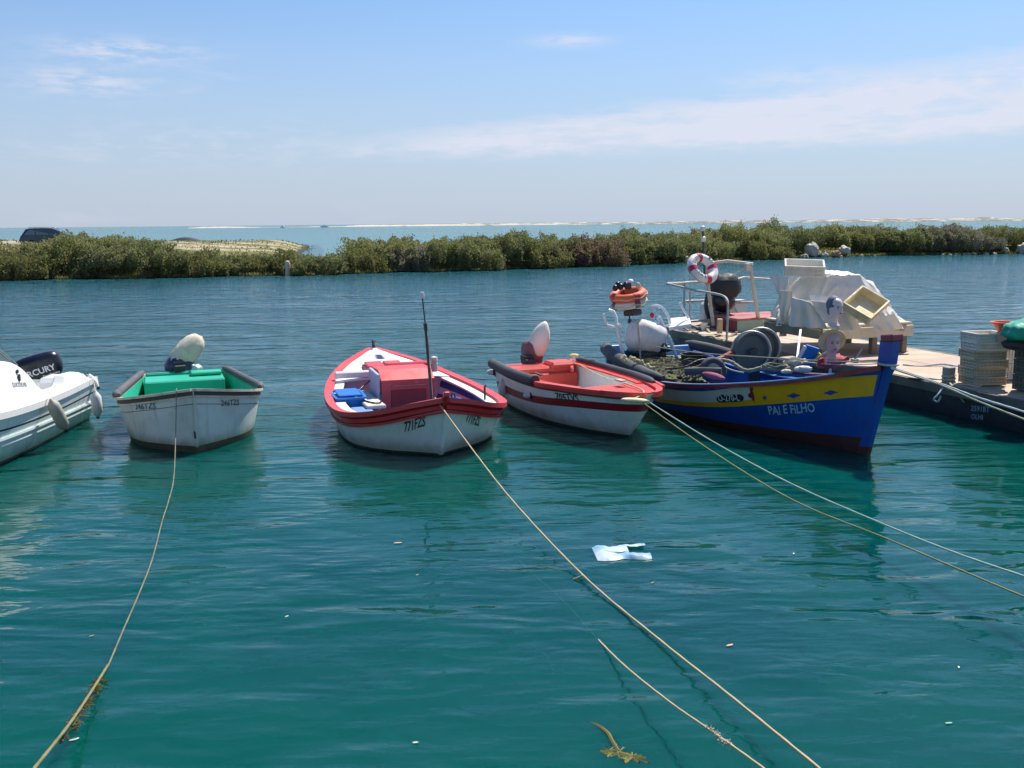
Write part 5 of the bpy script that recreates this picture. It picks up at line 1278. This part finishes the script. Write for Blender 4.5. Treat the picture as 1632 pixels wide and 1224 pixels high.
# antenna behind the ring
an = thing('antenna', 'thin barge antenna with two white knobs above the life ring', 'antenna', at(1122, 432, 21.6))
p = lambda u, v: at(u, v, 21.6) - an.location
MB().tube([p(1123, 440), p(1120, 362)], .022, 6).build('pole', DARKM, an)
MB().lathe([(.02, -.06), (.05, -.05), (.05, .04), (.02, .06)], Matrix.Translation(p(1120, 364)), 10).build('knob', FEND, an)
MB().lathe([(.02, -.06), (.05, -.05), (.05, .04), (.02, .06)], Matrix.Translation(p(1121, 381)), 10).build('knob', FEND, an)
PW = M_('pinkwhite_ring', (.80, .78, .76), .5, .3, (.5, .35, .36), 6, .1)
lr = life_ring(1120, 428, 21.0, .265, .10, PW, 'white life ring with crimson bands and black lettering on the barge\'s railing', (RAD(54), RAD(18), RAD(16)), band=M_('crimson_band', (.55, .02, .07), .5, .3))
for i_, (a0, s_) in enumerate(((1.2, 'E'), (1.05, 'M'), (.9, 'A'), (.75, 'R'), (3.1, 'O'), (2.95, 'L'), (4.4, 'H'), (4.25, 'A'))):
    pass
def ring_text(lr_, s_, a0, R):
    da = .27
    for i, ch in enumerate(s_):
        if ch == ' ': continue
        a = a0 - i * da; c = V((math.cos(a) * R, math.sin(a) * R, .102)); u = V((math.sin(a), -math.cos(a), 0)); v = V((math.cos(a), math.sin(a), 0))
        decal('letter', ch, c - u * .025 - v * .035, u, v, (0, 0, 1), .09, PR3, lr_, None, width=.055, off=.006)
ring_text(lr, 'OLHAO', 3.1, .265); ring_text(lr, 'MAR', 1.15, .265); ring_text(lr, 'OLHAO', 4.9, .265)
# big motor wrapped in dark plastic
BAG = M_('dark_bag', (.012, .018, .022), .6, .5, (.05, .06, .06), 5, .6)
og = outboard(bg_, bl([(1152, 500, 21.9)])[0], 0, 0, 1.5); inv = og.matrix_basis.inverted()
cv = MB().ell((0, 0, 0), (.34, .34, .30), None, 36, 0, lambda d: (1 / (abs(d.x) ** 2.4 + abs(d.y) ** 2.4 + abs(d.z) ** 2.4) ** (1 / 2.4)) * (1 + .05 * noise.noise(d * 3.5) + .02 * math.sin(d.z * 18 + d.y * 5) + .03 * noise.noise(d * 9))).build('cover', BAG, og, 60)
cv.matrix_local = inv @ Matrix.Translation(loc(bg_, at(1155, 457, 21.9))) @ Matrix.Rotation(RAD(12), 4, 'X')
cv = MB().ell((0, 0, 0), (.28, .28, .26), None, 20, 0, lambda d: 1 + .05 * noise.noise(d * 5)).build('cowling', BLACK, og, 60)
cv.matrix_local = inv @ Matrix.Translation(loc(bg_, at(1152, 480, 21.9)))
MB().tube([inv @ V(q) for q in bez(bl([(1128, 468, 21.8), (1125, 488, 21.7), (1130, 508, 21.6)]), 4)], .03, 6).build('hose', BLACK, og)
WB = M_('white_locker', (.62, .62, .60), .5, .4, (.4, .38, .34), 4, .1)
o = thing('white_locker', 'white locker on the barge left of the motor\'s foot', 'locker', BM @ V((-.55, 1.35, DZ + .02)), -70.7, 'white lockers behind the red-topped chest')
MB().box((-.3, .0, .26), (.3, .46, .50), bev=.05).build('body', WB, o); MB().tube([(-.3, -.05, .51), (-.3, -.05, .58)], .03, 8).build('knob', WB, o)
o = thing('white_locker', 'white locker on the barge right of the motor\'s foot', 'locker', BM @ V((-.75, 2.05, DZ + .02)), -70.7, 'white lockers behind the red-topped chest')
MB().loft([[(-.3 + dx, y, z) for y, z in ((-.26, 0), (-.20, .52), (.26, .52), (.32, 0))] for dx in (-.12, .12)], 0, True, True).build('body', WB, o)
MB().tube([(-.1, -.2, .55), (-.1, .1, .05)], .02, 6).build('strut', GALV, o)
o = thing('storage_chest', 'low pale green chest with a faded red lid on the barge', 'chest', BM @ V((.30, 1.72, DZ + .02)), -70.7)
MB().box((0, 0, .13), (1.15, 1.5, .26), bev=.012).build('body', M_('pale_green_side', (.30, .42, .33), .6, .5, (.18, .26, .2), 3, .1), o)
MB().box((0, -.757, .12), (1.1, .015, .23), bev=.004).build('end_panel', M_('dark_red_end', (.20, .025, .03), .6, .4), o)
MB().box((0, 0, .275), (1.2, 1.56, .04), bev=.01).build('lid', M_('faded_red_lid', (.42, .13, .12), .7, .5, (.3, .1, .1), 3, .1), o)
o = MB().box((0, 0, .15), (.10, .12, .30), bev=.01).build('wooden_post', M_('tan_post', (.55, .42, .24), .8, .4)); o.location = at(1147, 522, 20.2) - V((0, 0, .12)); tag(o, 'short tan wooden post beside the barge\'s chest', 'post')
o = thing('plastic_cup', 'small white plastic cup on the barge deck by the railing', 'cup', at(1122, 527, z=DZ + .02))
MB().lathe([(.05, 0), (.08, .16), (.085, .17), (.075, .165), (.045, .01)], None, 16).build('cup', FEND, o)
rope('rope', 'coiled weathered rope along the barge\'s far-end edge', [at(1083, 516, z=DZ + .03), at(1105, 521, z=DZ + .03), at(1140, 532, z=DZ + .03), at(1160, 536, z=DZ + .03), at(1175, 530, z=DZ + .03)], .03, M_('old_rope', (.34, .29, .18), .95, .6), amp=.08)
rope('rope', 'second weathered rope beside the coiled one at the barge\'s far end', [at(1076, 519, z=DZ + .03), at(1100, 528, z=DZ + .03), at(1130, 537, z=DZ + .03), at(1155, 545, z=DZ + .03)], .022, M_('old_rope', (.34, .29, .18), .95, .6), amp=.06, seed=4)

# trestle table with the load
TB = M_('table_wood', (.56, .47, .31), .8, .5, (.4, .32, .2), 4, .2)
tt = thing('trestle_table', 'rough wooden table under the silvery tarpaulin on the barge', 'table', BM @ V((3.45, .98, DZ + .02)), -70.7)
HT = .52
MB().box((.55, .1, HT), (1.7, 1.9, .05), bev=.01).build('top', TB, tt)
MB().box((1.42, .1, HT - .12), (.05, 1.9, .19), bev=.01).build('apron', M_('apron_cream', (.62, .56, .42), .7, .4), tt)
MB().box((.55, -.86, HT - .12), (1.7, .05, .17), bev=.01).build('apron', M_('apron_shade_paint', (.22, .18, .12), .8, .5), tt)  # near apron coloured dark to imitate the shadow under the table
for x, y in ((-.2, -.75), (1.3, -.75), (-.2, .95), (1.3, .95), (1.3, .3)):
    MB().box((x, y, HT / 2 - .02), (.11, .11, HT), bev=.01).build('leg', M_('leg_dark', (.20, .16, .12), .8, .5), tt)
TARP = M_('silver_tarp', (.76, .71, .62), .45, .4, (.52, .45, .35), 2.2, .35, streak=.15)
TARP2 = M_('white_tarp', (.80, .76, .68), .5, .3, (.56, .5, .42), 2.2, .3)
tc_ = BM @ V((3.60, 1.18, 0))
tp = thing('tarpaulin', 'big crumpled silvery tarpaulin over the load on the barge table', 'tarpaulin', (tc_.x, tc_.y, 0))
# the sheet: ring profile seen from above with an uneven outline, folds running down the sides
mb = MB(); rings = []; NA = 260; NR = 80
lat = V((math.cos(RAD(-6)), math.sin(RAD(-6)), 0)); dep = V((-lat.y, lat.x, 0))
for i in range(NR + 1):
    r = i / NR; ring = []
    for k in range(NA):
        a = 2 * math.pi * k / NA; ca, sa = math.cos(a), math.sin(a)
        se = 1 / (abs(ca) ** 3 + abs(sa) ** 3) ** (1 / 3)
        rt = r ** .8
        fold = 1 + (.055 * math.sin(a * 9 + 2.2 * math.sin(a * 2)) + .035 * math.sin(a * 17 + 1) + .03 * math.sin(a * 5 + 2)) * max(0, r - .35)
        q3 = V((ca * r * 2.2, sa * r * 2.2, 3.3)); rid = 0
        for o3, (f3, a3) in enumerate(((1.6, .045), (3.4, .016), (7.5, .004))):
            n3 = noise.noise(q3 * f3 + V((0, noise.noise(q3 * 1.1) * 1.4, o3 * 5))); rid += a3 * (1 - min(1, abs(n3) * 4.5)) ** 1.5
        rt *= 1 + rid * min(1, r * 1.3) * 1.2
        X = ca * se * 1.14 * rt * fold + .16 * rt; Yy = sa * se * .92 * rt * fold
        # heights: flat-topped box load, lower shoulder on the right
        top = 1.85 - .10 * max(0, (X + .1)) - .42 * max(0, X - .42) - .04 * max(0, -X - .7)
        edge = .92 + .10 * noise.noise(V((ca * 2, sa * 2, 5)))
        s_ = max(0, (r - .50) / .50); s_ = s_ ** 1.15
        z = top + (edge - top) * s_ - .05 * r * r
        z += rid * .5 + .030 * noise.noise(V((X * 3.5, Yy * 3.5, 1))) + .018 * noise.noise(V((X * 9, Yy * 9, 2))) + .030 * abs(math.sin(X * 7.5 + Yy * 2.2 + 1.3 * noise.noise(V((X, Yy, 0))))) * min(1, r * 1.6)
        p = lat * X + dep * Yy; ring.append((p.x, p.y, z))
    rings.append(ring)
mb.loft(rings, 0, True, False); mb.build('sheet', TARP, tp, 50)
def flap(name, lab, pts, mat, seed, th=.012, N_=14):
    """hanging piece of cloth spanned by four corner points, with folds and thickness"""
    A, B_, C_, D_ = [V(p) for p in pts]; nrm = (B_ - A).cross(D_ - A).normalized(); r1 = []
    for i in range(N_ + 1):
        row = []
        for j in range(N_ + 1):
            u, v = i / N_, j / N_
            p = (A * (1 - u) + B_ * u) * (1 - v) + (D_ * (1 - u) + C_ * u) * v
            p += nrm * (.035 * math.sin(u * 14 + seed + v * 2) * (.3 + v) + .05 * noise.noise(p * 4 + V((seed, 0, 0))))
            row.append(p)
        r1.append(row)
    vs = [p for r in r1 for p in r] + [p + nrm * th for r in r1 for p in r]; M1 = N_ + 1; o_ = M1 * M1; fs = []
    for i in range(N_):
        for j in range(N_):
            q = i * M1 + j; fs += [(q, q + 1, q + M1 + 1, q + M1), (o_ + q, o_ + q + M1, o_ + q + M1 + 1, o_ + q + 1)]
    for j in range(N_):
        for q, st_ in ((j, 1), (N_ * M1 + j, 1)): fs.append((q, q + 1, o_ + q + 1, o_ + q))
        for q in (j * M1, j * M1 + N_): fs.append((q, q + M1, o_ + q + M1, o_ + q))
    o = MB().add(vs, fs).build(name, mat, None, 50); return tag(o, lab, 'tarpaulin')
flap('tarpaulin_flap', 'grey-white cloth hanging below the tarpaulin\'s left front corner', [at(1262, 474, 16.7), at(1292, 482, 16.5), at(1322, 524, 16.5), at(1256, 519, 16.8)], TARP2, 1)
flap('tarpaulin_flap', 'pointed end of plastic sheet sticking up at the tarpaulin\'s left end', [at(1227, 438, 18.6), at(1256, 441, 18.2), at(1256, 478, 18.0), at(1242, 470, 18.3)], TARP, 4)
flap('tarpaulin_flap', 'long strip of plastic sheet hanging down at the table\'s left leg', [at(1240, 462, 17.9), at(1262, 464, 17.7), at(1252, 536, 17.8), at(1242, 536, 17.9)], TARP, 7)
flap('tarpaulin_flap', 'crumpled end of the tarpaulin hanging over the table\'s right corner', [at(1378, 512, 16.0), at(1424, 500, 16.1), at(1440, 524, 16.2), at(1400, 527, 16.0)], TARP, 9)
flap('cardboard', 'bent piece of tan cardboard at the table\'s right corner', [at(1424, 514, 16.3), at(1446, 516, 16.3), at(1441, 528, 16.3), at(1422, 526, 16.3)], M_('cardboard', (.58, .42, .26), .85, .3), 3)
flap('tarpaulin_flap', 'darker folded sheet bulging out under the tilted crate', [at(1285, 478, 16.6), at(1350, 486, 16.3), at(1372, 524, 16.3), at(1330, 528, 16.4)], TARP, 11)
flap('tarpaulin_flap', 'pale folded sheet hanging left of the upper dummy head', [at(1290, 470, 16.75), at(1345, 474, 16.6), at(1325, 512, 16.5), at(1300, 500, 16.6)], TARP2, 13)

# crates
def crate(name, lab, M, L, W, H, mat, group, closed=False):
    """fish crate: floor, rim, corner posts and rows of slots between ribs; +x long side"""
    mb = MB(); t_ = .012; a, b = L / 2, W / 2
    mb.box((0, 0, .008), (L - .02, W - .02, .014), bev=.002)
    for z, h_, o_ in ((H - .012, .024, .012), (H * .5, .016, .0), (.02, .03, .0)):
        mb.box((0, b - t_ / 2 + o_ / 2, z), (L + o_ * 2, t_ + o_, h_), bev=.002); mb.box((0, -b + t_ / 2 - o_ / 2, z), (L + o_ * 2, t_ + o_, h_), bev=.002)
        mb.box((a - t_ / 2 + o_ / 2, 0, z), (t_ + o_, W - .02, h_), bev=.002); mb.box((-a + t_ / 2 - o_ / 2, 0, z), (t_ + o_, W - .02, h_), bev=.002)
    nL, nW = max(4, int(L / .06)), max(3, int(W / .06))
    for i in range(nL + 1):
        x = -a + L * i / nL; wd = .05 if i in (0, nL) else .014
        for s_ in (1, -1): mb.box((x * (1 if 0 < i < nL else .96), s_ * (b - t_ / 2), H / 2), (wd, t_ * .8, H * .94), bev=.001)
    for i in range(nW + 1):
        y = -b + W * i / nW; wd = .05 if i in (0, nW) else .014
        for s_ in (1, -1): mb.box((s_ * (a - t_ / 2), y * (1 if 0 < i < nW else .92), H / 2), (t_ * .8, wd, H * .94), bev=.001)
    if closed:
        for s_ in (1, -1): mb.box((0, s_ * (b - t_ * 1.4), H / 2), (L - .03, .005, H * .95), bev=0); mb.box((s_ * (a - t_ * 1.4), 0, H / 2), (.005, W - .03, H * .95), bev=0)
    o = mb.build(name, mat, None, 30, clean=False); o.matrix_basis = M; return tag(o, lab, 'crate', group)
CRW = M_('crate_white', (.70, .67, .60), .6, .4, (.45, .4, .3), 6, .2)
CRY = M_('crate_cream', (.76, .63, .38), .6, .5, (.5, .38, .2), 6, .2)
CRG = M_('crate_grey', (.52, .46, .34), .7, .6, (.28, .25, .17), 6, .2)
CRD = M_('crate_dark', (.13, .145, .12), .7, .6, (.06, .07, .06), 6, .2)
crate('fish_crate', 'white fish crate standing open on top of the tarpaulin', Matrix.Translation(at(1281, 436, 17.6)) @ Matrix.Rotation(RAD(-14), 4, 'Z') @ Matrix.Rotation(RAD(14), 4, 'X') @ Matrix.Rotation(RAD(2), 4, 'Y'), .66, .44, .20, CRW, 'fish crates', True)
PL_, PT_, PB_ = at(1344, 481, 16.0), at(1376, 456, 16.4), at(1387, 506, 15.75)
ex = (PB_ - PL_).normalized(); ey = (PT_ - PL_); ey = (ey - ex * ey.dot(ex)).normalized(); ez = ex.cross(ey)
LX, LY = (PB_ - PL_).length, (PT_ - PL_).length; cr_ = (PB_ + PT_) / 2 - ez * .17
crate('fish_crate', 'cream fish crate tipped over towards the camera on the tarpaulin', Matrix(((ex.x, ey.x, ez.x, cr_.x), (ex.y, ey.y, ez.y, cr_.y), (ex.z, ey.z, ez.z, cr_.z), (0, 0, 0, 1))), LX, LY, .17, CRY, 'fish crates', True)
st_names = ['lowest', 'second from the bottom', 'third from the bottom', 'fourth from the bottom', 'fifth from the bottom', 'topmost']
for k in range(6):
    crate('fish_crate', 'grey-cream slatted crate, %s of the left stack on the barge' % st_names[k], BM @ Matrix.Translation((8.02 + .012 * (-1) ** k, .50 + .008 * (k % 3), DZ + .03 + k * .122)) @ Matrix.Rotation(RAD(90 + (k % 3 - 1) * 1.5 - 12), 4, 'Z'), .46, .40, .128, CRG if k < 4 else CRW, 'crates of the left stack', True)
for k in range(2):
    crate('fish_crate', 'pale slatted crate, %s of the low stack behind the tall left stack' % ('lower' if k == 0 else 'upper'), BM @ Matrix.Translation((7.75, 1.35, DZ + .03 + k * .24)) @ Matrix.Rotation(RAD(84), 4, 'Z'), .60, .42, .24, CRW, 'crates of the rear stack', True)
for k in range(3):
    crate('fish_crate', 'dark green-grey crate, %s of the right stack under the green sack' % ['bottom', 'middle', 'top'][k], BM @ Matrix.Translation((8.80, .78, DZ + .03 + k * .215)) @ Matrix.Rotation(RAD(86 + k), 4, 'Z'), .56, .44, .215, CRD, 'crates of the right stack', True)
gs = MB().ell((0, 0, 0), (.36, .26, .17), None, 40, 0, lambda d: 1 + .16 * noise.noise(d * 2.2) + .07 * noise.noise(d * 6) + .03 * noise.noise(d * 15)).build('net_sack', M_('green_sack', (.01, .36, .24), .55, .5, (.005, .16, .12), 8, .5), None, 60)
gs.location = at(1642, 528, 13.1); tag(gs, 'bright green plastic sack on top of the dark crates at the right edge', 'sack')
gs = MB().ell((0, 0, 0), (.34, .26, .10), None, 30, 0, lambda d: 1 + .14 * noise.noise(d * 3)).build('net_sack', M_('black_sack', (.02, .022, .02), .6, .5), None, 60)
gs.location = at(1640, 549, 13.1); tag(gs, 'black net bundle squeezed under the bright green sack', 'sack')
fn = thing('funnel', 'orange plastic funnel standing on the rear crates beside the green sack', 'funnel', at(1600, 530, 13.75))
MB().lathe([(.05, -.02), (.10, .03), (.15, .12), (.155, .135), (.185, .138), (.185, .15), (.15, .15), (.09, .04)], None, 24).build('bowl', M_('orange_plastic', (.75, .12, .04), .45, .3, (.5, .08, .03)), fn)
MB().lathe([(.12, -.16), (.13, -.04), (.10, .0)], None, 20).build('base', M_('pale_pink_bucket', (.62, .40, .32), .6, .4), fn)
# bollard post, deck ropes
bp = thing('mooring_post', 'square grey mooring post with a rope hitch on the barge\'s edge', 'post', at(1511, 612, z=DZ), -70.7)
MB().box((0, 0, .11), (.13, .13, .28), bev=.008).build('post', M_('grey_timber', (.36, .34, .28), .85, .6, (.2, .18, .14), 5, .3), bp)
MB().tube([(.09 * math.cos(a), .09 * math.sin(a), .03 + a * .008) for a in [k * .4 for k in range(40)]], .014, 6).build('hitch', ROPEW, bp)
LB = M_('blue_white_rope', (.50, .60, .62), .9, .5, (.25, .3, .3), 7, .3)
rope('rope', 'blue-white rope lying straight across the barge deck', [at(1440, 581, z=DZ + .03), at(1470, 583, z=DZ + .03), at(1500, 582, z=DZ + .03), at(1530, 583, z=DZ + .03)], .016, LB, amp=.06)
rope('rope', 'short knotted green-white rope end hanging over the barge\'s edge', [at(1508, 611, z=DZ + .04), at(1503, 617, 13.86), at(1495, 628, 13.80), at(1488, 636, 13.80), at(1495, 639, 13.80), at(1500, 630, 13.80)], .014, LB, amp=.02)
rope('rope', 'short tan rope end dangling right of the mooring post', [at(1514, 611, z=DZ + .04), at(1519, 617, 13.7), at(1525, 627, 13.62), at(1537, 641, 13.55)], .013, ROPEW)
rope('rope', 'pale rope snaking on the deck right of the mooring post', [at(1516, 611, z=DZ + .03), at(1540, 613, z=DZ + .03), at(1560, 616, z=DZ + .03), at(1568, 612, z=DZ + .03)], .014, ROPEW, amp=.04)
rope('rope', 'dark rope lying on the deck left of the mooring post', [at(1450, 603, z=DZ + .03), at(1465, 605, z=DZ + .03), at(1485, 604, z=DZ + .03), at(1500, 605, z=DZ + .03)], .02, DARKM, amp=.05)
pd = thing('blue_board', 'bright blue board leaning beside the lower dummy head', 'board', at(1288, 568, 14.6))
MB().box((0, 0, 0), (.22, .05, .34), (18, 18, 0), bev=.01).build('board', M_('bright_blue_board', (.01, .14, .5), .5, .3), pd)
MB().box((-.14, 0, -.02), (.05, .05, .42), (18, 22, 0), bev=.008).build('batten', M_('white_batten', (.66, .66, .6), .6, .3), pd)
o = MB().beam(at(1270, 575, 14.6), at(1276, 526, 15.4), .035, .035).build('prop_stick', FEND); tag(o, 'thin white prop leaning under the tarpaulin\'s hanging cloth', 'stick')
o = MB().box((0, 0, 0), (.30, .3, .24), (0, 0, -60), bev=.02).build('timber_block', WOOD); o.location = at(1262, 582, 14.8); tag(o, 'tan timber block left of the bright blue board', 'block')
rope('rope', 'yellow rope coil dropped beside the bright blue board', [at(1300, 560, 14.6), at(1308, 566, 14.5), at(1296, 574, 14.5), at(1304, 572, 14.5)], .018, M_('yellow_rope', (.5, .42, .1), .9, .4), amp=.03)

# ================================================================== MOORING ROPES
YR = M_('tan_mooring_rope', (.48, .38, .22), .9, .4, (.36, .28, .14), 8, .3)
TQ = M_('turquoise_rope', (.33, .46, .40), .9, .4, (.3, .4, .3), 6, .3)
OLD = M_('weedy_rope', (.22, .19, .08), .9, .6, (.10, .09, .03), 8, .3)
OL = M_('olive_rope', (.26, .25, .11), .9, .5, (.2, .2, .08), 8, .3)
WD = M_('weed', (.13, .12, .03), .9, .6, (.06, .06, .02), 8, .5)
def bow(b, p): return b.matrix_basis @ V(p)
rope('mooring_rope', 'tan mooring rope from the double-ended boat\'s bow to the bottom edge', [at(693, 634, 11.62), at(757, 722, 10.3), at(822, 804, 9.0), at(930, 918, 7.45), at(1050, 1019, 6.25), at(1160, 1106, 5.35), at(1305, 1224, 4.45), at(1420, 1318, 3.9), V((1.9, 2.4, 1.15)), V((2.3, .6, 1.2))], .0085, YR, group='mooring ropes')
for (u, v, y, dv_, wh) in ((824, 808, 8.95, (.03, 0, -.05), 'highest'), (928, 917, 7.45, (-.07, 0, -.03), 'middle'), (1031, 1003, 6.42, (.03, 0, -.14), 'lowest and longest')):
    p = at(u, v, y); rope('rope_end', wh + ' of the loose frayed ends hanging from the tan mooring rope', [p, p + V(dv_) * .5 + V((.01, 0, 0)), p + V(dv_)], .007, YR, 'rope', 'loose ends on the tan mooring rope', n=4)
rope('mooring_rope', 'thin tan rope with a frayed splice rising out of the water below the longer one', [at(828, 895, z=-.50), at(838, 905, z=-.38), at(895, 955, z=-.10), at(940, 1005, z=-.03), at(992, 1058, z=.06), at(1066, 1118, z=.16), at(1132, 1164, z=.24), at(1216, 1224, z=.34), at(1300, 1290, z=.42), V((2.1, 2.6, .9)), V((2.6, .6, 1.15))], .0065, YR, group='mooring ropes')
mb = MB(); rr = random.Random(8)
for k in range(60):
    f = rr.random(); p = at(1128 + f * 36, 1160 + f * 30, z=.235 + f * .04); q = p + V((rr.uniform(-.025, .025), rr.uniform(-.02, .02), rr.uniform(-.02, .025)))
    mb.tube([p, q], .0035, 4)
tag(mb.build('rope_splice', ROPEW, None, 0, clean=False), 'frayed pale splice on the thin tan rope near the bottom edge', 'rope')
rope('mooring_rope', 'turquoise-white mooring rope from the red-decked boat to the right edge', [at(1036, 642, 12.1), at(1135, 703, 10.8), at(1255, 768, 9.4), at(1400, 832, 8.1), at(1520, 880, 7.2), at(1640, 921, 6.4), at(1800, 975, 5.6), V((4.6, 3.2, 1.05)), V((5.6, .8, 1.2))], .008, TQ, group='mooring ropes')
rope('mooring_rope', 'olive-yellow mooring rope running just below the turquoise-white one', [at(1022, 640, 12.1), at(1130, 716, 10.7), at(1262, 796, 9.1), at(1412, 858, 7.9), at(1530, 908, 7.0), at(1640, 954, 6.3), at(1800, 1015, 5.5), V((4.4, 3.2, .98)), V((5.4, .8, 1.15))], .0072, OL, group='mooring ropes')
rope('rope', 'thin pale line slung over the red-decked boat from its far side to the bow', [at(922, 580, 15.3), at(960, 600, 14.2), at(1000, 612, 13.0), at(1026, 624, 12.3), at(1010, 636, 12.05)], .009, ROPEW)
rope('mooring_rope', 'upper of the two pale ropes from the blue boat\'s stem to the right edge', [at(1420, 585, 11.2), at(1500, 612, 10.9), at(1560, 634, 10.6), at(1640, 659, 10.2), at(1760, 700, 9.8), V((8.3, 7.0, 1.05)), V((11.5, 1.0, 1.25))], .011, LB, group='mooring ropes')
rope('mooring_rope', 'lower of the two pale ropes from the blue boat\'s stem to the right edge', [at(1420, 587, 11.2), at(1500, 614, 10.8), at(1560, 640, 10.5), at(1640, 671, 10.1), at(1760, 715, 9.7), V((8.0, 7.0, .95)), V((11.2, 1.0, 1.2))], .010, ROPEW, group='mooring ropes')
rope('mooring_rope', 'pale mooring rope hanging from the green dinghy\'s bow into the water', [at(282, 621, 12.2), at(281, 626, 11.98), at(280, 690, 11.8), at(277, 760, z=.12), at(268, 800, z=.03), at(258, 832, z=.004), at(243, 890, z=.001), at(222, 945, z=.003), at(196, 1005, z=.000), at(172, 1062, z=.003)], .0058, M_('dull_rope', (.20, .19, .12), .9, .7, (.09, .09, .05), 5, .3), group='mooring ropes')
rope('mooring_rope', 'weedy olive end of the rope in the lower left corner', [at(172, 1060, z=.0), at(150, 1095, z=.06), at(112, 1152, z=.16), at(55, 1224, z=.32), at(10, 1280, z=.42), V((-3.0, 2.4, .9)), V((-3.1, .6, 1.15))], .0085, OLD, group='mooring ropes')
mb = MB()
for k in range(90):
    f = rr.random() ** 1.5; c = at(160 - f * 60, 1080 + f * 100, z=.02 + f * .12); mb.tube([c, c + V((rr.uniform(-.05, .06), rr.uniform(-.03, .03), rr.uniform(-.03, .02)))], .005, 4)
tag(mb.build('seaweed', WD, None, 0, clean=False), 'dark tuft of weed clinging to the rope in the lower left', 'seaweed', kind='stuff')
def weed(lab, pts, r, n, spread, mat=WD, seed=1):
    r_ = random.Random(seed); P = bez(pts, 10); mb = MB(); mb.tube(wavy(P, .05, seed, 3), r, 6)
    for k in range(n):
        c = r_.choice(P); mb.tube([c, c + V((r_.uniform(-1, 1), r_.uniform(-1, 1), r_.uniform(-.1, .1))) * spread], r * .7, 4)
    return tag(mb.build('seaweed', mat, None, 0, clean=False), lab, 'seaweed', 'weed floating under the surface', 'stuff')
weed('olive clump of sunken weed near the bottom edge, left of the tan ropes', [at(910, 1152, z=-0.022), at(950, 1160, z=-0.026), at(975, 1180, z=-0.031), at(985, 1205, z=-0.026)], .012, 60, .05, seed=2)
weed('bright olive end of the sunken weed clump at the bottom edge', [at(970, 1200, z=-0.011), at(990, 1206, z=-0.013), at(1010, 1210, z=-0.011)], .02, 80, .07, M_('weed_bright', (.22, .20, .05), .9, .5), seed=3)
weed('thin dark weed strand under the water in the middle', [at(812, 990, z=-0.033), at(835, 1000, z=-0.044), at(818, 1015, z=-0.044), at(870, 1050, z=-0.055), at(880, 1080, z=-0.055)], .007, 12, .04, seed=6)
# floating litter
pb = thing('plastic_bag', 'pale blue and white plastic bag floating on the water', 'plastic bag', at(990, 882, z=0))
mb = MB(); r1 = []
for i in range(25):
    u = i / 24; row = []
    for j in range(13):
        v = j / 12; x = -.23 + u * .46; wd = .17 + .02 * math.sin(u * 9)
        gap = 0
        if u > .62: gap = (u - .62) * .22
        y = (v - .5) * 2 * wd
        if u > .62: y = (.5 if v > .5 else -.5) * 2 * wd * (1 - .0) * (.38 + .62 * abs(v - .5) * 2) if abs(v - .5) > .04 else y
        z = max(.004, (.028 + .022 * noise.noise(V((x * 7, y * 7, 3))) + .010 * noise.noise(V((x * 22, y * 22, 7)))) * min(1, v * 8, (1 - v) * 8, u * 8 + .1) + .004)
        row.append((x, y, z))
    r1.append(row)
fs = [(i * 13 + j, i * 13 + j + 1, (i + 1) * 13 + j + 1, (i + 1) * 13 + j) for i in range(24) for j in range(12) if not (i > 14 and j in (5, 6))]
t = NT('bag_plastic'); nb = t.noise(t.map(), 5, 4)
bb = t.bsdf(t.mix(t.rng(nb, .45, .65), (.66, .76, .80), (.30, .52, .72)), .3)
bb.inputs['Alpha'].default_value = .78
bo = MB().add([p for r in r1 for p in r], fs).build('film', t.m, pb, 60); bo.rotation_euler = (0, 0, RAD(4))
bo = MB().ell((-.05, .0, .03), (.10, .06, .012), None, 16, 0, lambda d: 1 + .2 * noise.noise(d * 3)).build('bulge', t.m, pb, 60)
LEAFM = M_('leaf_litter', (.52, .33, .22), .8, .4)
LW = M_('pale_litter', (.62, .62, .5), .8, .3)
for k, (u, v, r, m_, lab) in enumerate([(634, 865, .032, LEAFM, 'small brown leaf floating left of the tan rope'), (1163, 1028, .024, LEAFM, 'thin pinkish leaf floating right of the tan rope'), (665, 916, .012, LEAFM, 'tiny brown speck floating below the double-ended boat'), (1528, 1063, .012, LW, 'tiny pale speck floating at the lower right'), (662, 1183, .014, LW, 'tiny pale speck floating near the bottom middle'), (118, 1178, .022, LW, 'pale feather floating beside the weedy rope'), (457, 982, .013, LW, 'tiny pale speck floating at the left middle'), (1265, 882, .014, LW, 'tiny pale speck right of the floating bag'), (1512, 1152, .018, M_('green_bit', (.15, .4, .25), .7, .3), 'small green strip floating at the lower right'), (1040, 928, .014, OL, 'small olive strip floating right of the floating bag'), (146, 1013, .014, OL, 'thin olive strip floating left of the sagging rope')]):
    o = MB().ell((0, 0, 0), (r * 1.3, r * .5, r * .12), (0, 0, 10 + 20 * (k % 4)), 10).build('floating_leaf', m_); o.location = at(u, v, z=.006); tag(o, lab, 'litter', 'bits of litter floating on the water')
